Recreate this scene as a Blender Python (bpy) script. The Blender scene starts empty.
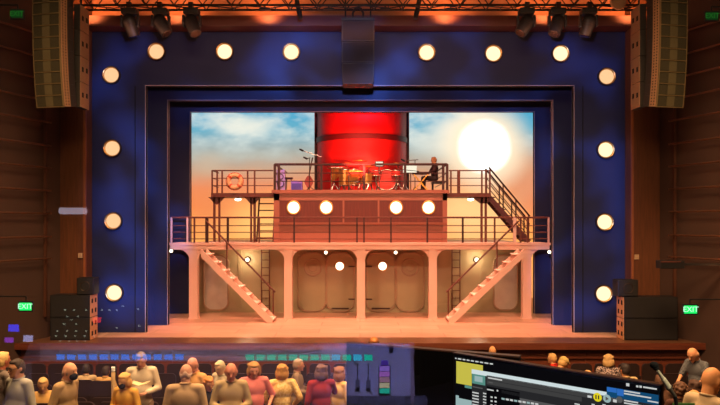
import bpy, bmesh, math, random
from mathutils import Vector, Matrix
random.seed(7)
S = bpy.context.scene
COL = S.collection
F, CX, YH, CZ = 700.0, 360.0, 224.0, 3.15        # focal length in pixels, picture centre, horizon row, eye height
def PX(px, Y): return (px - CX) * Y / F
def PZ(py, Y): return CZ - (py - YH) * Y / F
def lin(c):
    return tuple((v / 255 / 12.92) if v <= 10 else ((v / 255 + .055) / 1.055) ** 2.4 for v in c)

# ---------------------------------------------------------------- camera
cam = bpy.data.cameras.new('camera')
co = bpy.data.objects.new('camera', cam); COL.objects.link(co)
co.location = (0, 0, CZ); co.rotation_euler = (math.pi / 2, 0, 0)
cam.sensor_width = 36; cam.lens = 36 * F / 720
cam.shift_y = (YH - 202.5) / 720
cam.clip_start = .02; cam.clip_end = 200
S.camera = co
S.view_settings.view_transform = 'Standard'; S.view_settings.look = 'None'
S.view_settings.gamma = 1; S.view_settings.use_curve_mapping = False
S.view_settings.exposure = 0

# ---------------------------------------------------------------- materials
MATS = {}
def nodes(m):
    m.use_nodes = True
    nt = m.node_tree
    return nt, nt.nodes, nt.links
def mat(name, c, rough=.6, metal=0, noise=.12, scale=6, bump=0, spec=.4, coat=0):
    """plain paint / metal with a little procedural unevenness"""
    if name in MATS: return MATS[name]
    m = bpy.data.materials.new(name); nt, N, L = nodes(m)
    b = N['Principled BSDF']; c = lin(c)
    b.inputs['Roughness'].default_value = rough; b.inputs['Metallic'].default_value = metal
    b.inputs['Specular IOR Level'].default_value = spec
    if coat: b.inputs['Coat Weight'].default_value = coat
    tc = N.new('ShaderNodeTexCoord'); no = N.new('ShaderNodeTexNoise')
    no.inputs['Scale'].default_value = scale; no.inputs['Detail'].default_value = 5
    L.new(tc.outputs['Object'], no.inputs['Vector'])
    mx = N.new('ShaderNodeMix'); mx.data_type = 'RGBA'
    mx.inputs[6].default_value = (*[v * (1 - noise) for v in c], 1)
    mx.inputs[7].default_value = (*[min(1, v * (1 + noise)) for v in c], 1)
    L.new(no.outputs['Fac'], mx.inputs[0]); L.new(mx.outputs[2], b.inputs['Base Color'])
    if bump:
        bp = N.new('ShaderNodeBump'); bp.inputs['Strength'].default_value = bump
        L.new(no.outputs['Fac'], bp.inputs['Height']); L.new(bp.outputs[0], b.inputs['Normal'])
    MATS[name] = m; return m
def emit(name, c, s=1.0, linear=False):
    if name in MATS: return MATS[name]
    m = bpy.data.materials.new(name); nt, N, L = nodes(m)
    N.remove(N['Principled BSDF']); e = N.new('ShaderNodeEmission')
    e.inputs['Color'].default_value = (*(c if linear else lin(c)), 1); e.inputs['Strength'].default_value = s
    L.new(e.outputs[0], N['Material Output'].inputs['Surface'])
    MATS[name] = m; return m
def wood(name, c1, c2, axis=0, scale=3.0, plank=0, rough=.4, stretch=14, spec=.4):
    """boards with grain along the given axis; plank = board width in metres"""
    if name in MATS: return MATS[name]
    m = bpy.data.materials.new(name); nt, N, L = nodes(m)
    b = N['Principled BSDF']; b.inputs['Roughness'].default_value = rough
    b.inputs['Specular IOR Level'].default_value = spec
    tc = N.new('ShaderNodeTexCoord'); mp = N.new('ShaderNodeMapping')
    sc = [stretch, stretch, stretch]; sc[axis] = 1
    mp.inputs['Scale'].default_value = sc
    L.new(tc.outputs['Object'], mp.inputs[0])
    no = N.new('ShaderNodeTexNoise'); no.inputs['Scale'].default_value = scale; no.inputs['Detail'].default_value = 6
    L.new(mp.outputs[0], no.inputs['Vector'])
    r = N.new('ShaderNodeValToRGB'); r.color_ramp.elements[0].position = .3; r.color_ramp.elements[1].position = .7
    r.color_ramp.elements[0].color = (*lin(c1), 1); r.color_ramp.elements[1].color = (*lin(c2), 1)
    L.new(no.outputs['Fac'], r.inputs[0]); out = r.outputs[0]
    if plank:
        br = N.new('ShaderNodeTexBrick'); br.inputs['Scale'].default_value = 1
        br.inputs['Brick Width'].default_value = 2.4; br.inputs['Row Height'].default_value = plank
        br.inputs['Mortar Size'].default_value = .008; br.inputs['Mortar Smooth'].default_value = .3
        br.inputs['Color1'].default_value = (.78, .78, .78, 1); br.inputs['Color2'].default_value = (1.0, 1.0, 1.0, 1)
        br.inputs['Mortar'].default_value = (.35, .3, .28, 1)
        L.new(tc.outputs['Object'], br.inputs['Vector'])
        mu = N.new('ShaderNodeMix'); mu.data_type = 'RGBA'; mu.blend_type = 'MULTIPLY'; mu.inputs[0].default_value = 1
        L.new(out, mu.inputs[6]); L.new(br.outputs['Color'], mu.inputs[7]); out = mu.outputs[2]
    L.new(out, b.inputs['Base Color'])
    MATS[name] = m; return m
def twotone(name, c1, c2, scale=30, kind='noise', rough=.85, th=.5):
    """printed cloth: blotches, checks or a fine weave in two colours"""
    if name in MATS: return MATS[name]
    m = bpy.data.materials.new(name); nt, N, L = nodes(m)
    b = N['Principled BSDF']; b.inputs['Roughness'].default_value = rough; b.inputs['Specular IOR Level'].default_value = .2
    tc = N.new('ShaderNodeTexCoord')
    if kind == 'check':
        t = N.new('ShaderNodeTexChecker'); t.inputs['Scale'].default_value = scale; o = t.outputs['Fac']
    elif kind == 'spots':
        t = N.new('ShaderNodeTexVoronoi'); t.inputs['Scale'].default_value = scale; o = t.outputs['Distance']
    else:
        t = N.new('ShaderNodeTexNoise'); t.inputs['Scale'].default_value = scale; t.inputs['Detail'].default_value = 3; o = t.outputs['Fac']
    L.new(tc.outputs['Object'], t.inputs['Vector'])
    r = N.new('ShaderNodeValToRGB'); r.color_ramp.elements[0].position = th - .06; r.color_ramp.elements[1].position = th + .06
    r.color_ramp.elements[0].color = (*lin(c1), 1); r.color_ramp.elements[1].color = (*lin(c2), 1)
    L.new(o, r.inputs[0]); L.new(r.outputs[0], b.inputs['Base Color'])
    MATS[name] = m; return m

# ---------------------------------------------------------------- mesh building
WL = {}                                            # world location of everything built (nothing is rotated while it is built)
class MB:
    def __init__(s): s.bm = bmesh.new(); s.mi = 0
    def _t(s, vs):
        for f in {f for v in vs for f in v.link_faces}: f.material_index = s.mi
    def box(s, x0, x1, y0, y1, z0, z1):
        r = bmesh.ops.create_cube(s.bm, size=1)['verts']
        for v in r:
            v.co = Vector(((x0 + x1) / 2 + v.co.x * (x1 - x0), (y0 + y1) / 2 + v.co.y * (y1 - y0), (z0 + z1) / 2 + v.co.z * (z1 - z0)))
        s._t(r); return s
    def cyl(s, a, b, r0, r1=None, n=10, cap=True):
        a, b = Vector(a), Vector(b); r1 = r0 if r1 is None else r1
        d = b - a; ln = d.length
        if ln < 1e-6: return s
        M = Matrix.Translation((a + b) / 2) @ d.to_track_quat('Z', 'Y').to_matrix().to_4x4()
        r = bmesh.ops.create_cone(s.bm, cap_ends=cap, segments=n, radius1=r0, radius2=r1, depth=ln, matrix=M)['verts']
        s._t(r); return s
    def path(s, pts, r, n=8):
        for a, b in zip(pts, pts[1:]): s.cyl(a, b, r, n=n)
        return s
    def bar(s, a, b, w, h):
        """rectangular bar between two points: w sideways, h up"""
        a, b = Vector(a), Vector(b); d = b - a
        M = Matrix.Translation((a + b) / 2) @ d.to_track_quat('X', 'Z').to_matrix().to_4x4() @ Matrix.Diagonal((d.length, w, h, 1))
        r = bmesh.ops.create_cube(s.bm, size=1, matrix=M)['verts']; s._t(r); return s
    def ell(s, c, r, rot=None, sub=2):
        if isinstance(r, (int, float)): r = (r, r, r)
        M = Matrix.Translation(c) @ (rot.to_4x4() if rot else Matrix.Identity(4)) @ Matrix.Diagonal((*r, 1))
        v = bmesh.ops.create_icosphere(s.bm, subdivisions=sub, radius=1, matrix=M)['verts']; s._t(v); return s
    def cap(s, a, b, r0, r1=None, n=10):
        r1 = r0 if r1 is None else r1
        s.cyl(a, b, r0, r1, n); s.ell(a, r0); s.ell(b, r1); return s
    def lathe(s, c, prof, axis='Z', n=24, caps=True):
        """prof: list of (radius, along)"""
        rings = []
        for r, h in prof:
            ring = []
            for k in range(n):
                t = 2 * math.pi * k / n
                p = (r * math.cos(t), r * math.sin(t), h) if axis == 'Z' else ((r * math.cos(t), h, r * math.sin(t)) if axis == 'Y' else (h, r * math.cos(t), r * math.sin(t)))
                ring.append(s.bm.verts.new(Vector(c) + Vector(p)))
            rings.append(ring)
        fs = []
        for A, B in zip(rings, rings[1:]):
            for k in range(n):
                q = (A[k], A[(k + 1) % n], B[(k + 1) % n], B[k])
                try: fs.append(s.bm.faces.new(q))
                except ValueError: pass
        for ring in (rings[0], rings[-1]) if caps else ():
            try: fs.append(s.bm.faces.new(ring))
            except ValueError: pass
        for f in fs: f.material_index = s.mi
        return s
    def torus(s, c, R, r, axis='Y', n=28, m=10):
        rings = []
        for k in range(n):
            t = 2 * math.pi * k / n; ring = []
            for j in range(m):
                u = 2 * math.pi * j / m; a = R + r * math.cos(u); h = r * math.sin(u)
                p = (a * math.cos(t), h, a * math.sin(t)) if axis == 'Y' else ((a * math.cos(t), a * math.sin(t), h) if axis == 'Z' else (h, a * math.cos(t), a * math.sin(t)))
                ring.append(s.bm.verts.new(Vector(c) + Vector(p)))
            rings.append(ring)
        for k in range(n):
            A, B = rings[k], rings[(k + 1) % n]
            for j in range(m):
                f = s.bm.faces.new((A[j], A[(j + 1) % m], B[(j + 1) % m], B[j])); f.material_index = s.mi
        return s
    def prism(s, poly, y0, y1):
        """polygon in (x, z) given thickness along y"""
        A = [s.bm.verts.new((x, y0, z)) for x, z in poly]; B = [s.bm.verts.new((x, y1, z)) for x, z in poly]
        n = len(poly); fs = [s.bm.faces.new(A), s.bm.faces.new(B[::-1])]
        for k in range(n): fs.append(s.bm.faces.new((A[k], B[k], B[(k + 1) % n], A[(k + 1) % n])))
        for f in fs: f.material_index = s.mi
        return s
    def slab(s, poly, z0, z1):
        """polygon in (x, y) given thickness along z"""
        A = [s.bm.verts.new((x, y, z0)) for x, y in poly]; B = [s.bm.verts.new((x, y, z1)) for x, y in poly]
        n = len(poly); fs = [s.bm.faces.new(A), s.bm.faces.new(B[::-1])]
        for k in range(n): fs.append(s.bm.faces.new((A[k], B[k], B[(k + 1) % n], A[(k + 1) % n])))
        for f in fs: f.material_index = s.mi
        return s
    def quad(s, pts):
        f = s.bm.faces.new([s.bm.verts.new(p) for p in pts]); f.material_index = s.mi; return s
    def mesh(s, name):
        bmesh.ops.recalc_face_normals(s.bm, faces=s.bm.faces)
        me = bpy.data.meshes.new(name); s.bm.to_mesh(me); s.bm.free(); return me
    def build(s, name, m, parent=None, smooth=False, bevel=0, **kw):
        me = s.mesh(name)
        return link(name, me, m, parent, smooth, bevel, **kw)
def link(name, me, m, parent=None, smooth=False, bevel=0, label=None, cat=None, group=None, kind=None):
    o = bpy.data.objects.new(name, me); COL.objects.link(o)
    if parent is not None:
        base = Vector((0, 0, 0)); me.transform(Matrix.Translation(-WL[parent]))
        o.parent = parent; WL[o] = WL[parent]
    else:
        xs = [v.co for v in me.vertices]
        c = Vector(((min(v.x for v in xs) + max(v.x for v in xs)) / 2, (min(v.y for v in xs) + max(v.y for v in xs)) / 2, min(v.z for v in xs)))
        me.transform(Matrix.Translation(-c)); o.location = c; WL[o] = c
    for q in (m if isinstance(m, (list, tuple)) else [m]): me.materials.append(q)
    if smooth:
        for p in me.polygons: p.use_smooth = True
        if smooth == 'auto':
            try: me.set_sharp_from_angle(angle=.7)
            except Exception: pass
    if bevel:
        b = o.modifiers.new('bevel', 'BEVEL'); b.width = bevel; b.segments = 2; b.limit_method = 'ANGLE'
    tag(o, label, cat, group, kind); return o
def tag(o, label=None, cat=None, group=None, kind=None):
    if label: o['label'] = label
    if cat: o['category'] = cat
    if group: o['group'] = group
    if kind: o['kind'] = kind
    return o
def thing(name, loc, label, cat, group=None):
    o = bpy.data.objects.new(name, None); COL.objects.link(o); o.empty_display_size = .1
    o.location = loc; WL[o] = Vector(loc); return tag(o, label, cat, group)
def kids(o): return [c for c in COL.objects if c.parent == o]
def copy_tree(o, loc=None, rz=None, label=None, group=None):
    def rec(q, par):
        c = q.copy(); COL.objects.link(c)
        if par is not None: c.parent = par
        for ch in CH.get(q, kids(q)): rec(ch, c)
        return c
    CH = {}
    for q in COL.objects:
        if q.parent is not None: CH.setdefault(q.parent, []).append(q)
    class D(dict):
        def get(self, k, d): return dict.get(self, k, [])
    CH = D(CH)
    r = rec(o, None)
    if loc is not None: r.location = loc
    if rz is not None: r.rotation_euler = (0, 0, rz)
    if label: r['label'] = label
    if group: r['group'] = group
    return r
def remesh(mb, voxel, smooth=2):
    me = mb.mesh('tmp'); o = bpy.data.objects.new('tmp', me); COL.objects.link(o)
    r = o.modifiers.new('r', 'REMESH'); r.mode = 'VOXEL'; r.voxel_size = voxel
    if smooth:
        k = o.modifiers.new('s', 'SMOOTH'); k.iterations = smooth; k.factor = .5
    dg = bpy.context.evaluated_depsgraph_get(); dg.update()
    new = bpy.data.meshes.new_from_object(o.evaluated_get(dg))
    bpy.data.objects.remove(o); bpy.data.meshes.remove(me)
    return new
def textmesh(s, size):
    c = bpy.data.curves.new('t', 'FONT'); c.body = s; c.size = size; c.align_x = 'CENTER'; c.align_y = 'CENTER'; c.extrude = .004
    o = bpy.data.objects.new('t', c); COL.objects.link(o)
    dg = bpy.context.evaluated_depsgraph_get(); dg.update()
    me = bpy.data.meshes.new_from_object(o.evaluated_get(dg)); bpy.data.objects.remove(o)
    me.materials.clear(); return me
def rrect(x0, x1, z0, z1, r, n=6):
    P = []
    for cx, cz, a in ((x1 - r, z1 - r, 0), (x0 + r, z1 - r, 90), (x0 + r, z0 + r, 180), (x1 - r, z0 + r, 270)):
        for k in range(n + 1):
            t = math.radians(a + 90 * k / n); P.append((cx + r * math.cos(t), cz + r * math.sin(t)))
    return P

# ---------------------------------------------------------------- lamps
def look(o, tgt):
    o.rotation_euler = (Vector(tgt) - o.location).to_track_quat('-Z', 'Y').to_euler()
def projector(name, loc, tgt, power, color, plane, rects, inside=True, soft=.15, spot=60, gobo=None, radius=.15):
    """a framed stage spotlight: its shutters are described on the upright plane y = plane; gobo = (scale, low, high) breaks the beam into clouds"""
    l = bpy.data.lights.new(name, 'SPOT'); l.energy = power; l.color = color; l.spot_size = math.radians(spot); l.spot_blend = .3
    l.shadow_soft_size = radius
    o = bpy.data.objects.new(name, l); COL.objects.link(o); o.location = loc; look(o, tgt)
    l.use_nodes = True; nt = l.node_tree; N, L = nt.nodes, nt.links
    e = N['Emission']
    g = N.new('ShaderNodeNewGeometry'); sx = N.new('ShaderNodeSeparateXYZ'); L.new(g.outputs['Incoming'], sx.inputs[0])
    def mth(op, a, b=None, c=None):
        n = N.new('ShaderNodeMath'); n.operation = op
        for i, v in enumerate((a, b, c)):
            if v is None: continue
            if isinstance(v, (int, float)): n.inputs[i].default_value = v
            else: L.new(v, n.inputs[i])
        return n.outputs[0]
    D = plane - loc[1]
    X = mth('MULTIPLY_ADD', mth('DIVIDE', sx.outputs[0], sx.outputs[1]), D, loc[0])
    Z = mth('MULTIPLY_ADD', mth('DIVIDE', sx.outputs[2], sx.outputs[1]), D, loc[2])
    def edge(v, lo, hi):
        a = N.new('ShaderNodeMapRange'); a.interpolation_type = 'SMOOTHSTEP'; L.new(v, a.inputs[0])
        a.inputs[1].default_value = lo - soft; a.inputs[2].default_value = lo + soft
        b = N.new('ShaderNodeMapRange'); b.interpolation_type = 'SMOOTHSTEP'; L.new(v, b.inputs[0])
        b.inputs[1].default_value = hi - soft; b.inputs[2].default_value = hi + soft; b.inputs[3].default_value = 1; b.inputs[4].default_value = 0
        return mth('MULTIPLY', a.outputs[0], b.outputs[0])
    total = None
    for i, (x0, x1, z0, z1) in enumerate(rects):
        m = mth('MULTIPLY', edge(X, x0, x1), edge(Z, z0, z1))
        if i == 0: total = m
        elif inside: total = mth('MAXIMUM', total, m)
        else: total = mth('MULTIPLY', total, mth('SUBTRACT', 1, m))     # first rectangle is the beam, the others are cut out of it
    if gobo:
        cb = N.new('ShaderNodeCombineXYZ'); L.new(X, cb.inputs[0]); L.new(Z, cb.inputs[1]); cb.inputs[2].default_value = gobo[3] if len(gobo) > 3 else 0
        no = N.new('ShaderNodeTexNoise'); no.inputs['Scale'].default_value = gobo[0]; no.inputs['Detail'].default_value = 2.5
        L.new(cb.outputs[0], no.inputs['Vector'])
        r = N.new('ShaderNodeMapRange'); r.interpolation_type = 'SMOOTHSTEP'; L.new(no.outputs['Fac'], r.inputs[0])
        r.inputs[1].default_value = gobo[1]; r.inputs[2].default_value = gobo[2]; r.inputs[3].default_value = .06
        total = mth('MULTIPLY', total, r.outputs[0])
    L.new(total, e.inputs['Strength']); return o
def area(name, loc, tgt, power, color, sx, sy=None, spread=180):
    l = bpy.data.lights.new(name, 'AREA'); l.energy = power; l.color = color; l.shape = 'RECTANGLE'; l.size = sx; l.size_y = sy or sx
    l.spread = math.radians(spread)
    o = bpy.data.objects.new(name, l); COL.objects.link(o); o.location = loc; look(o, tgt); return o
def spot(name, loc, tgt, power, color, ang=40, blend=.5, r=.1):
    l = bpy.data.lights.new(name, 'SPOT'); l.energy = power; l.color = color; l.spot_size = math.radians(ang); l.spot_blend = blend; l.shadow_soft_size = r
    o = bpy.data.objects.new(name, l); COL.objects.link(o); o.location = loc; look(o, tgt); return o
def point(name, loc, power, color, r=.05):
    l = bpy.data.lights.new(name, 'POINT'); l.energy = power; l.color = color; l.shadow_soft_size = r
    o = bpy.data.objects.new(name, l); COL.objects.link(o); o.location = loc; return o
w = bpy.data.worlds.new('world'); S.world = w; w.use_nodes = True
w.node_tree.nodes['Background'].inputs[0].default_value = (.02, .012, .01, 1); w.node_tree.nodes['Background'].inputs[1].default_value = .3
# ================================================================ materials
M_ = dict(
 brown=wood('hall_wood', (96, 54, 30), (116, 66, 38), 2, 2.0, rough=.5),
 sidewall=mat('side_wall_plaster', (78, 52, 40), .8, noise=.2, scale=1.2),
 ceil=mat('ceiling_paint', (60, 42, 34), .9),
 carpet=mat('carpet', (46, 30, 26), .95, noise=.35, scale=40),
 stagewood=wood('stage_boards', (205, 150, 120), (232, 180, 150), 0, 1.6, plank=.75, rough=.45),
 apron=wood('apron_wood', (92, 58, 38), (128, 84, 56), 0, 1.4, rough=.3),
 front=wood('stage_front_wood', (96, 46, 30), (124, 62, 40), 0, 1.6, rough=.4),
 portal=mat('portal_paint', (30, 34, 62), .55, noise=.15, scale=1.5, spec=.3),
 edge=mat('portal_edge', (150, 132, 128), .5),
 black=mat('black_metal', (30, 27, 26), .5, noise=.2), truss=mat('truss_metal', (52, 40, 34), .45, .3),
 housing=mat('lamp_housing', (70, 52, 40), .4, .5), brass=mat('lamp_bowl', (205, 150, 80), .3, .8),
 speaker=mat('speaker_paint', (44, 36, 30), .6), grille=twotone('speaker_grille', (50, 44, 30), (70, 62, 42), 90, 'check', .7),
 gold=mat('grille_edge', (136, 112, 72), .5, .3), cab=mat('cabinet_side', (160, 118, 84), .6),
 hole=mat('dark_hole', (14, 11, 10), .9),
 ship=mat('ship_paint', (218, 176, 156), .5, noise=.06, scale=3), shipwall=mat('ship_wall_paint', (160, 142, 108), .5, noise=.14, scale=2.2),
 redwall=wood('cabin_red_panel', (88, 36, 26), (104, 44, 30), 2, 2.0, rough=.5), cabin=mat('cabin_paint', (146, 88, 68), .55, noise=.06),
 rail=mat('dark_rail', (58, 30, 26), .5, .2), rail2=mat('rail_paint', (96, 50, 38), .5), paler=mat('pale_rail', (214, 180, 165), .5),
 stairs=mat('stair_paint', (222, 178, 158), .5, noise=.06), silhouette_stairs=mat('stair_silhouette', (76, 40, 40), .55),  # upper stairs: backlit silhouette shade put into their colour
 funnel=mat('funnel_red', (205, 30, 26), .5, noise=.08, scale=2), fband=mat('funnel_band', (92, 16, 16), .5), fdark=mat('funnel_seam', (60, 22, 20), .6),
 lamp=emit('lamp_lens', (255, 232, 182), 1.55), port=emit('porthole_glow', (255, 240, 214), 3.0), small=emit('bulb_glow', (255, 236, 200), 5.0),
 exit=emit('exit_green', (30, 255, 110), 1.1), exitb=emit('exit_letters', (190, 255, 215), 1.3), exitdim=emit('exit_green_dim', (16, 52, 16), 1.0), exitdimb=emit('exit_letters_dim', (30, 92, 28), 1.0),
 seat=mat('seat_velvet', (54, 34, 34), .9, noise=.25, scale=20), seatw=mat('seat_shell', (44, 28, 24), .5),
 chrome=mat('chrome', (190, 185, 178), .25, .9), cymbal=mat('cymbal_brass', (220, 165, 70), .3, .8), drumred=mat('drum_red', (190, 40, 32), .4), white=mat('white_paper', (240, 236, 226), .8, noise=.03),
 purple=mat('purple_lit_case', (130, 100, 170), .6), ringb=mat('lifebuoy_cream', (226, 178, 130), .6), ringr=mat('lifebuoy_band', (190, 90, 60), .6),
)
# ================================================================ the hall
def structure(name, mb, m, bevel=0): return mb.build(name, m, bevel=bevel, kind='structure')
FL0, FLY, FLS = -1.15, 13.6, .18
def floor_z(Y): return FL0 + max(0, FLY - Y) * FLS
f = MB()
a = f.bm
prof = [(-3, FL0 - .4), (-3, floor_z(2.2)), (2.2, floor_z(2.2)), (FLY, FL0), (18.45, FL0), (18.45, FL0 - .4)]
A = [a.verts.new((-15, y, z)) for y, z in prof]; B = [a.verts.new((15, y, z)) for y, z in prof]
a.faces.new(A); a.faces.new(B[::-1])
for k in range(len(prof)): a.faces.new((A[k], B[k], B[(k + 1) % len(prof)], A[(k + 1) % len(prof)]))
structure('floor', f, M_['carpet'])
structure('ceiling', MB().box(-15, 15, -3, 30, 11.5, 11.7), M_['ceil'])
# stage: pale boards with a dark varnished apron, panelled front
structure('stage_floor', MB().box(-11, 11, 19.45, 30, -.12, 0), M_['stagewood'])
st = MB().box(-11, 11, 18.44, 19.45, -.14, -.001); structure('stage_apron', st, M_['apron'])
sf = MB().box(-11, 11, 18.62, 18.75, FL0, -.14)
for k in range(23): sf.box(-11 + k - .012, -11 + k + .012, 18.6, 18.63, FL0, -.2)
sf.box(-11, 11, 18.57, 18.63, -.42, -.36)
structure('stage_front', sf, M_['front'])
structure('trim_1', MB().box(-11, 11, 18.42, 18.46, -.16, .012), M_['front'])
# proscenium: flat brown piers left and right, header above
xl, xr = PX(88, 20), PX(629, 20)
structure('proscenium_pier', MB().box(-9.3, xl, 19.9, 20.3, 0, 11.5), M_['brown'])
structure('proscenium_pier', MB().box(xr, 9.3, 19.9, 20.3, 0, 11.5), M_['brown'])
structure('trim_2', MB().box(xl - .07, xl, 19.82, 19.92, 0, 8.75), mat('pier_edge_lit', (150, 84, 46), .35))  # orange light on the pier edge put into this strip's colour
structure('trim_3', MB().box(xr, xr + .07, 19.82, 19.92, 0, 8.75), mat('pier_edge_lit', (150, 84, 46), .35))  # right pier edge, its orange light painted the same way
zt = PZ(29, 20)
structure('proscenium_header', MB().box(-9.3, 9.3, 19.75, 20.3, zt, PZ(17, 19.9)).box(-9.3, 9.3, 19.66, 19.76, zt, zt + .05), mat('header_board', (96, 50, 36), .6))
structure('wall_back', MB().box(-9.3, 9.3, 20.35, 20.5, zt + .2, 11.5), mat('valance_plaster', (190, 120, 84), .7, noise=.15, scale=.8))
structure('backstage_wall', MB().box(-12, 12, 30.0, 30.2, 0, 11.5), M_['black'])
structure('backstage_wall', MB().box(-12.2, -11, 20.3, 30.2, -.1, 11.5), M_['black'])
structure('backstage_wall', MB().box(11, 12.2, 20.3, 30.2, -.1, 11.5), M_['black'])
# splayed side walls with thin horizontal pipes
TX = .387
def wx(Y): return 8.64 + TX * (19.6 - Y)          # inner face of the right wall
for sgn, nm in ((-1, 'wall_left'), (1, 'wall_right')):
    P = [(sgn * wx(19.95), 19.95), (sgn * wx(12), 12), (sgn * wx(12), -3), (sgn * (wx(12) + .3), -3), (sgn * (wx(12) + .3), 12.1), (sgn * (wx(19.95) + .3), 20.05)]
    structure(nm, MB().slab(P, FL0, 11.5), M_['sidewall'])
    g = MB()
    for y in (19.3, 17.75, 16.2): g.box(sgn * (wx(y) - .08) - .035, sgn * (wx(y) - .08) + .035, y - .035, y + .035, 0.6, 11.3)
    structure('trim_4' if sgn < 0 else 'trim_5', g, mat('wall_batten', (86, 48, 30), .5))
PIPES = [38, 60, 81, 101, 122, 145, 167, 189.5, 212, 235, 256.5]
for sgn, side in ((-1, 'left'), (1, 'right')):
    for k, py in enumerate(PIPES):
        z = PZ(py + (1.5 if sgn < 0 else 0), 19.5); y0, y1 = 19.35, 12.3
        r = thing('wall_pipe', (sgn * (wx(16) - .2), 16, z), None, 'wall pipe', 'horizontal pipes on the %s side wall' % side)
        n = ['topmost', 'second', 'third', 'fourth', 'fifth', 'sixth', 'seventh', 'eighth', 'ninth', 'tenth', 'lowest'][k]
        r['label'] = 'thin horizontal metal pipe on the %s side wall, %s%s' % (side, n, ' of the eleven' if k in (0, 10) else ' from the top')
        MB().cyl((sgn * (wx(y0) - .2), y0, z), (sgn * (wx(y1) - .2), y1, z), .026, n=8).build('pipe', mat('pipe_metal', (150, 100, 72), .4, .4), r, smooth=True)
        for y in (19.3, 17.75, 16.2):
            MB().bar((sgn * (wx(y) - .22), y, z), (sgn * (wx(y) - .0), y, z), .04, .04).build('bracket', M_['housing'], r)
# doorway under the right exit sign, and one on the left
for i, sgn in enumerate((-1, 1)):
    Y0, Y1 = 16.35, 15.3
    d = MB()
    P = lambda y, off: (sgn * (wx(y) - off), y)
    d.slab([P(Y0, .02), P(Y1, .02), P(Y1, .07), P(Y0, .07)], FL0, 1.05)
    door = structure('door_%d' % (i + 1), d, mat('door_black', (26, 18, 16), .5))
    fr = MB()
    for ya, yb in ((Y0 + .1, Y0), (Y1, Y1 - .1)): fr.slab([P(ya, .02), P(yb, .02), P(yb, .11), P(ya, .11)], FL0, 1.15)
    fr.slab([P(Y0 + .1, .02), P(Y1 - .1, .02), P(Y1 - .1, .11), P(Y0 + .1, .11)], 1.05, 1.15)
    fr.build('door_frame', mat('door_frame_wood', (96, 66, 50), .5), door)
    MB().cyl((sgn * (wx(15.5) - .12), 15.5, -.2), (sgn * (wx(15.5) - .12), 15.5, 0), .02).build('door_handle', M_['chrome'], door)
# exit signs
def exit_sign(px, py, Y, w, h, label, dim=False, arrow=False):
    x, z = PX(px, Y), PZ(py, Y)
    r = thing('exit_sign', (x, Y, z - h / 2), label, 'exit sign')
    MB().box(x - w / 2 - .03, x + w / 2 + .03, Y, Y + .06, z - h / 2 - .03, z + h / 2 + .03).build('sign_case', M_['black'], r)
    MB().box(x - w / 2, x + w / 2, Y - .012, Y, z - h / 2, z + h / 2).build('sign_face', M_['exitdim' if dim else 'exit'], r)
    me = textmesh('EXIT', h * .95)
    me.transform(Matrix.Translation((x - (.08 if arrow else 0), Y - .016, z)) @ Matrix.Rotation(math.pi / 2, 4, 'X'))
    link('sign_letters', me, M_['exitdimb' if dim else 'exitb'], r)
    # bracket back to the side wall
    s = 1 if x > 0 else -1
    MB().bar((x, Y + .04, z + h / 2 + .02), (x, Y + .04, z + h / 2 + .14), .03, .03).bar((x, Y + .04, z + h / 2 + .14), (s * (wx(Y) - .0), Y + .1, z + h / 2 + .14), .03, .03).build('bracket', M_['black'], r)
exit_sign(25.5, 306.5, 16.3, .28, .18, 'small bright green lit EXIT sign low on the left side wall')
exit_sign(690.5, 309.5, 16.6, .30, .19, 'small bright green lit EXIT sign over the door on the right')
exit_sign(17, 14, 16.2, .26, .17, 'dim green EXIT sign high up on the left wall beside the hanging speakers', True)
exit_sign(712, 16, 16.2, .26, .17, 'dim green EXIT sign high up on the right wall beside the hanging speakers', True)
# small switch plates on the piers
for px, py, sd in ((80, 255.5, 'left'), (637, 257, 'right')):
    x, z = PX(px, 19.85), PZ(py, 19.85)
    b = MB().box(x - .06, x + .06, 19.86, 19.9, z - .07, z + .07).box(x - .02, x + .02, 19.84, 19.87, z - .03, z + .03)
    b.build('wall_plate', mat('plate_cream', (200, 160, 120), .6), label='tiny pale wall plate on the %s brown proscenium pier' % sd, cat='wall plate')
# ================================================================ nested portals
def portal(Y, ox0, ox1, oy, ix0, ix1, iy, label, thick=.14):
    X0, X1, ZT = PX(ox0, Y), PX(ox1, Y), PZ(oy, Y); x0, x1, zt = PX(ix0, Y), PX(ix1, Y), PZ(iy, Y)
    r = thing('stage_portal', (0, Y, 0), label, 'stage portal', 'nested dark blue portal frames')
    p = MB(); p.prism([(X0, 0), (x0, 0), (x0, zt), (x1, zt), (x1, 0), (X1, 0), (X1, ZT), (X0, ZT)], Y, Y + thick)
    p.build('portal_panel', M_['portal'], r)
    e = .022
    q = MB(); q.prism([(x0 - e, 0), (x0, 0), (x0, zt), (x1, zt), (x1, 0), (x1 + e, 0), (x1 + e, zt + e), (x0 - e, zt + e)], Y - .02, Y + thick + .02)
    q.build('portal_edging', M_['edge'], r)
    return r
P1 = portal(20.32, 88, 629, 25.5, 146, 573.5, 86, 'largest outermost dark blue portal frame carrying the round lamps')
for px in (135, 583): MB().box(PX(px, 20.3) - .012, PX(px, 20.3) + .012, 20.30, 20.325, 0, PZ(86, 20.3)).build('panel_seam', M_['hole'], P1)
portal(21.8, 100, 618, 60, 168, 552.5, 100.5, 'middle dark blue portal frame between the lamp frame and the inner frame')
portal(24.6, 120, 600, 60, 190.5, 534, 112, 'smallest innermost dark blue portal frame around the sky backdrop')
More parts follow.
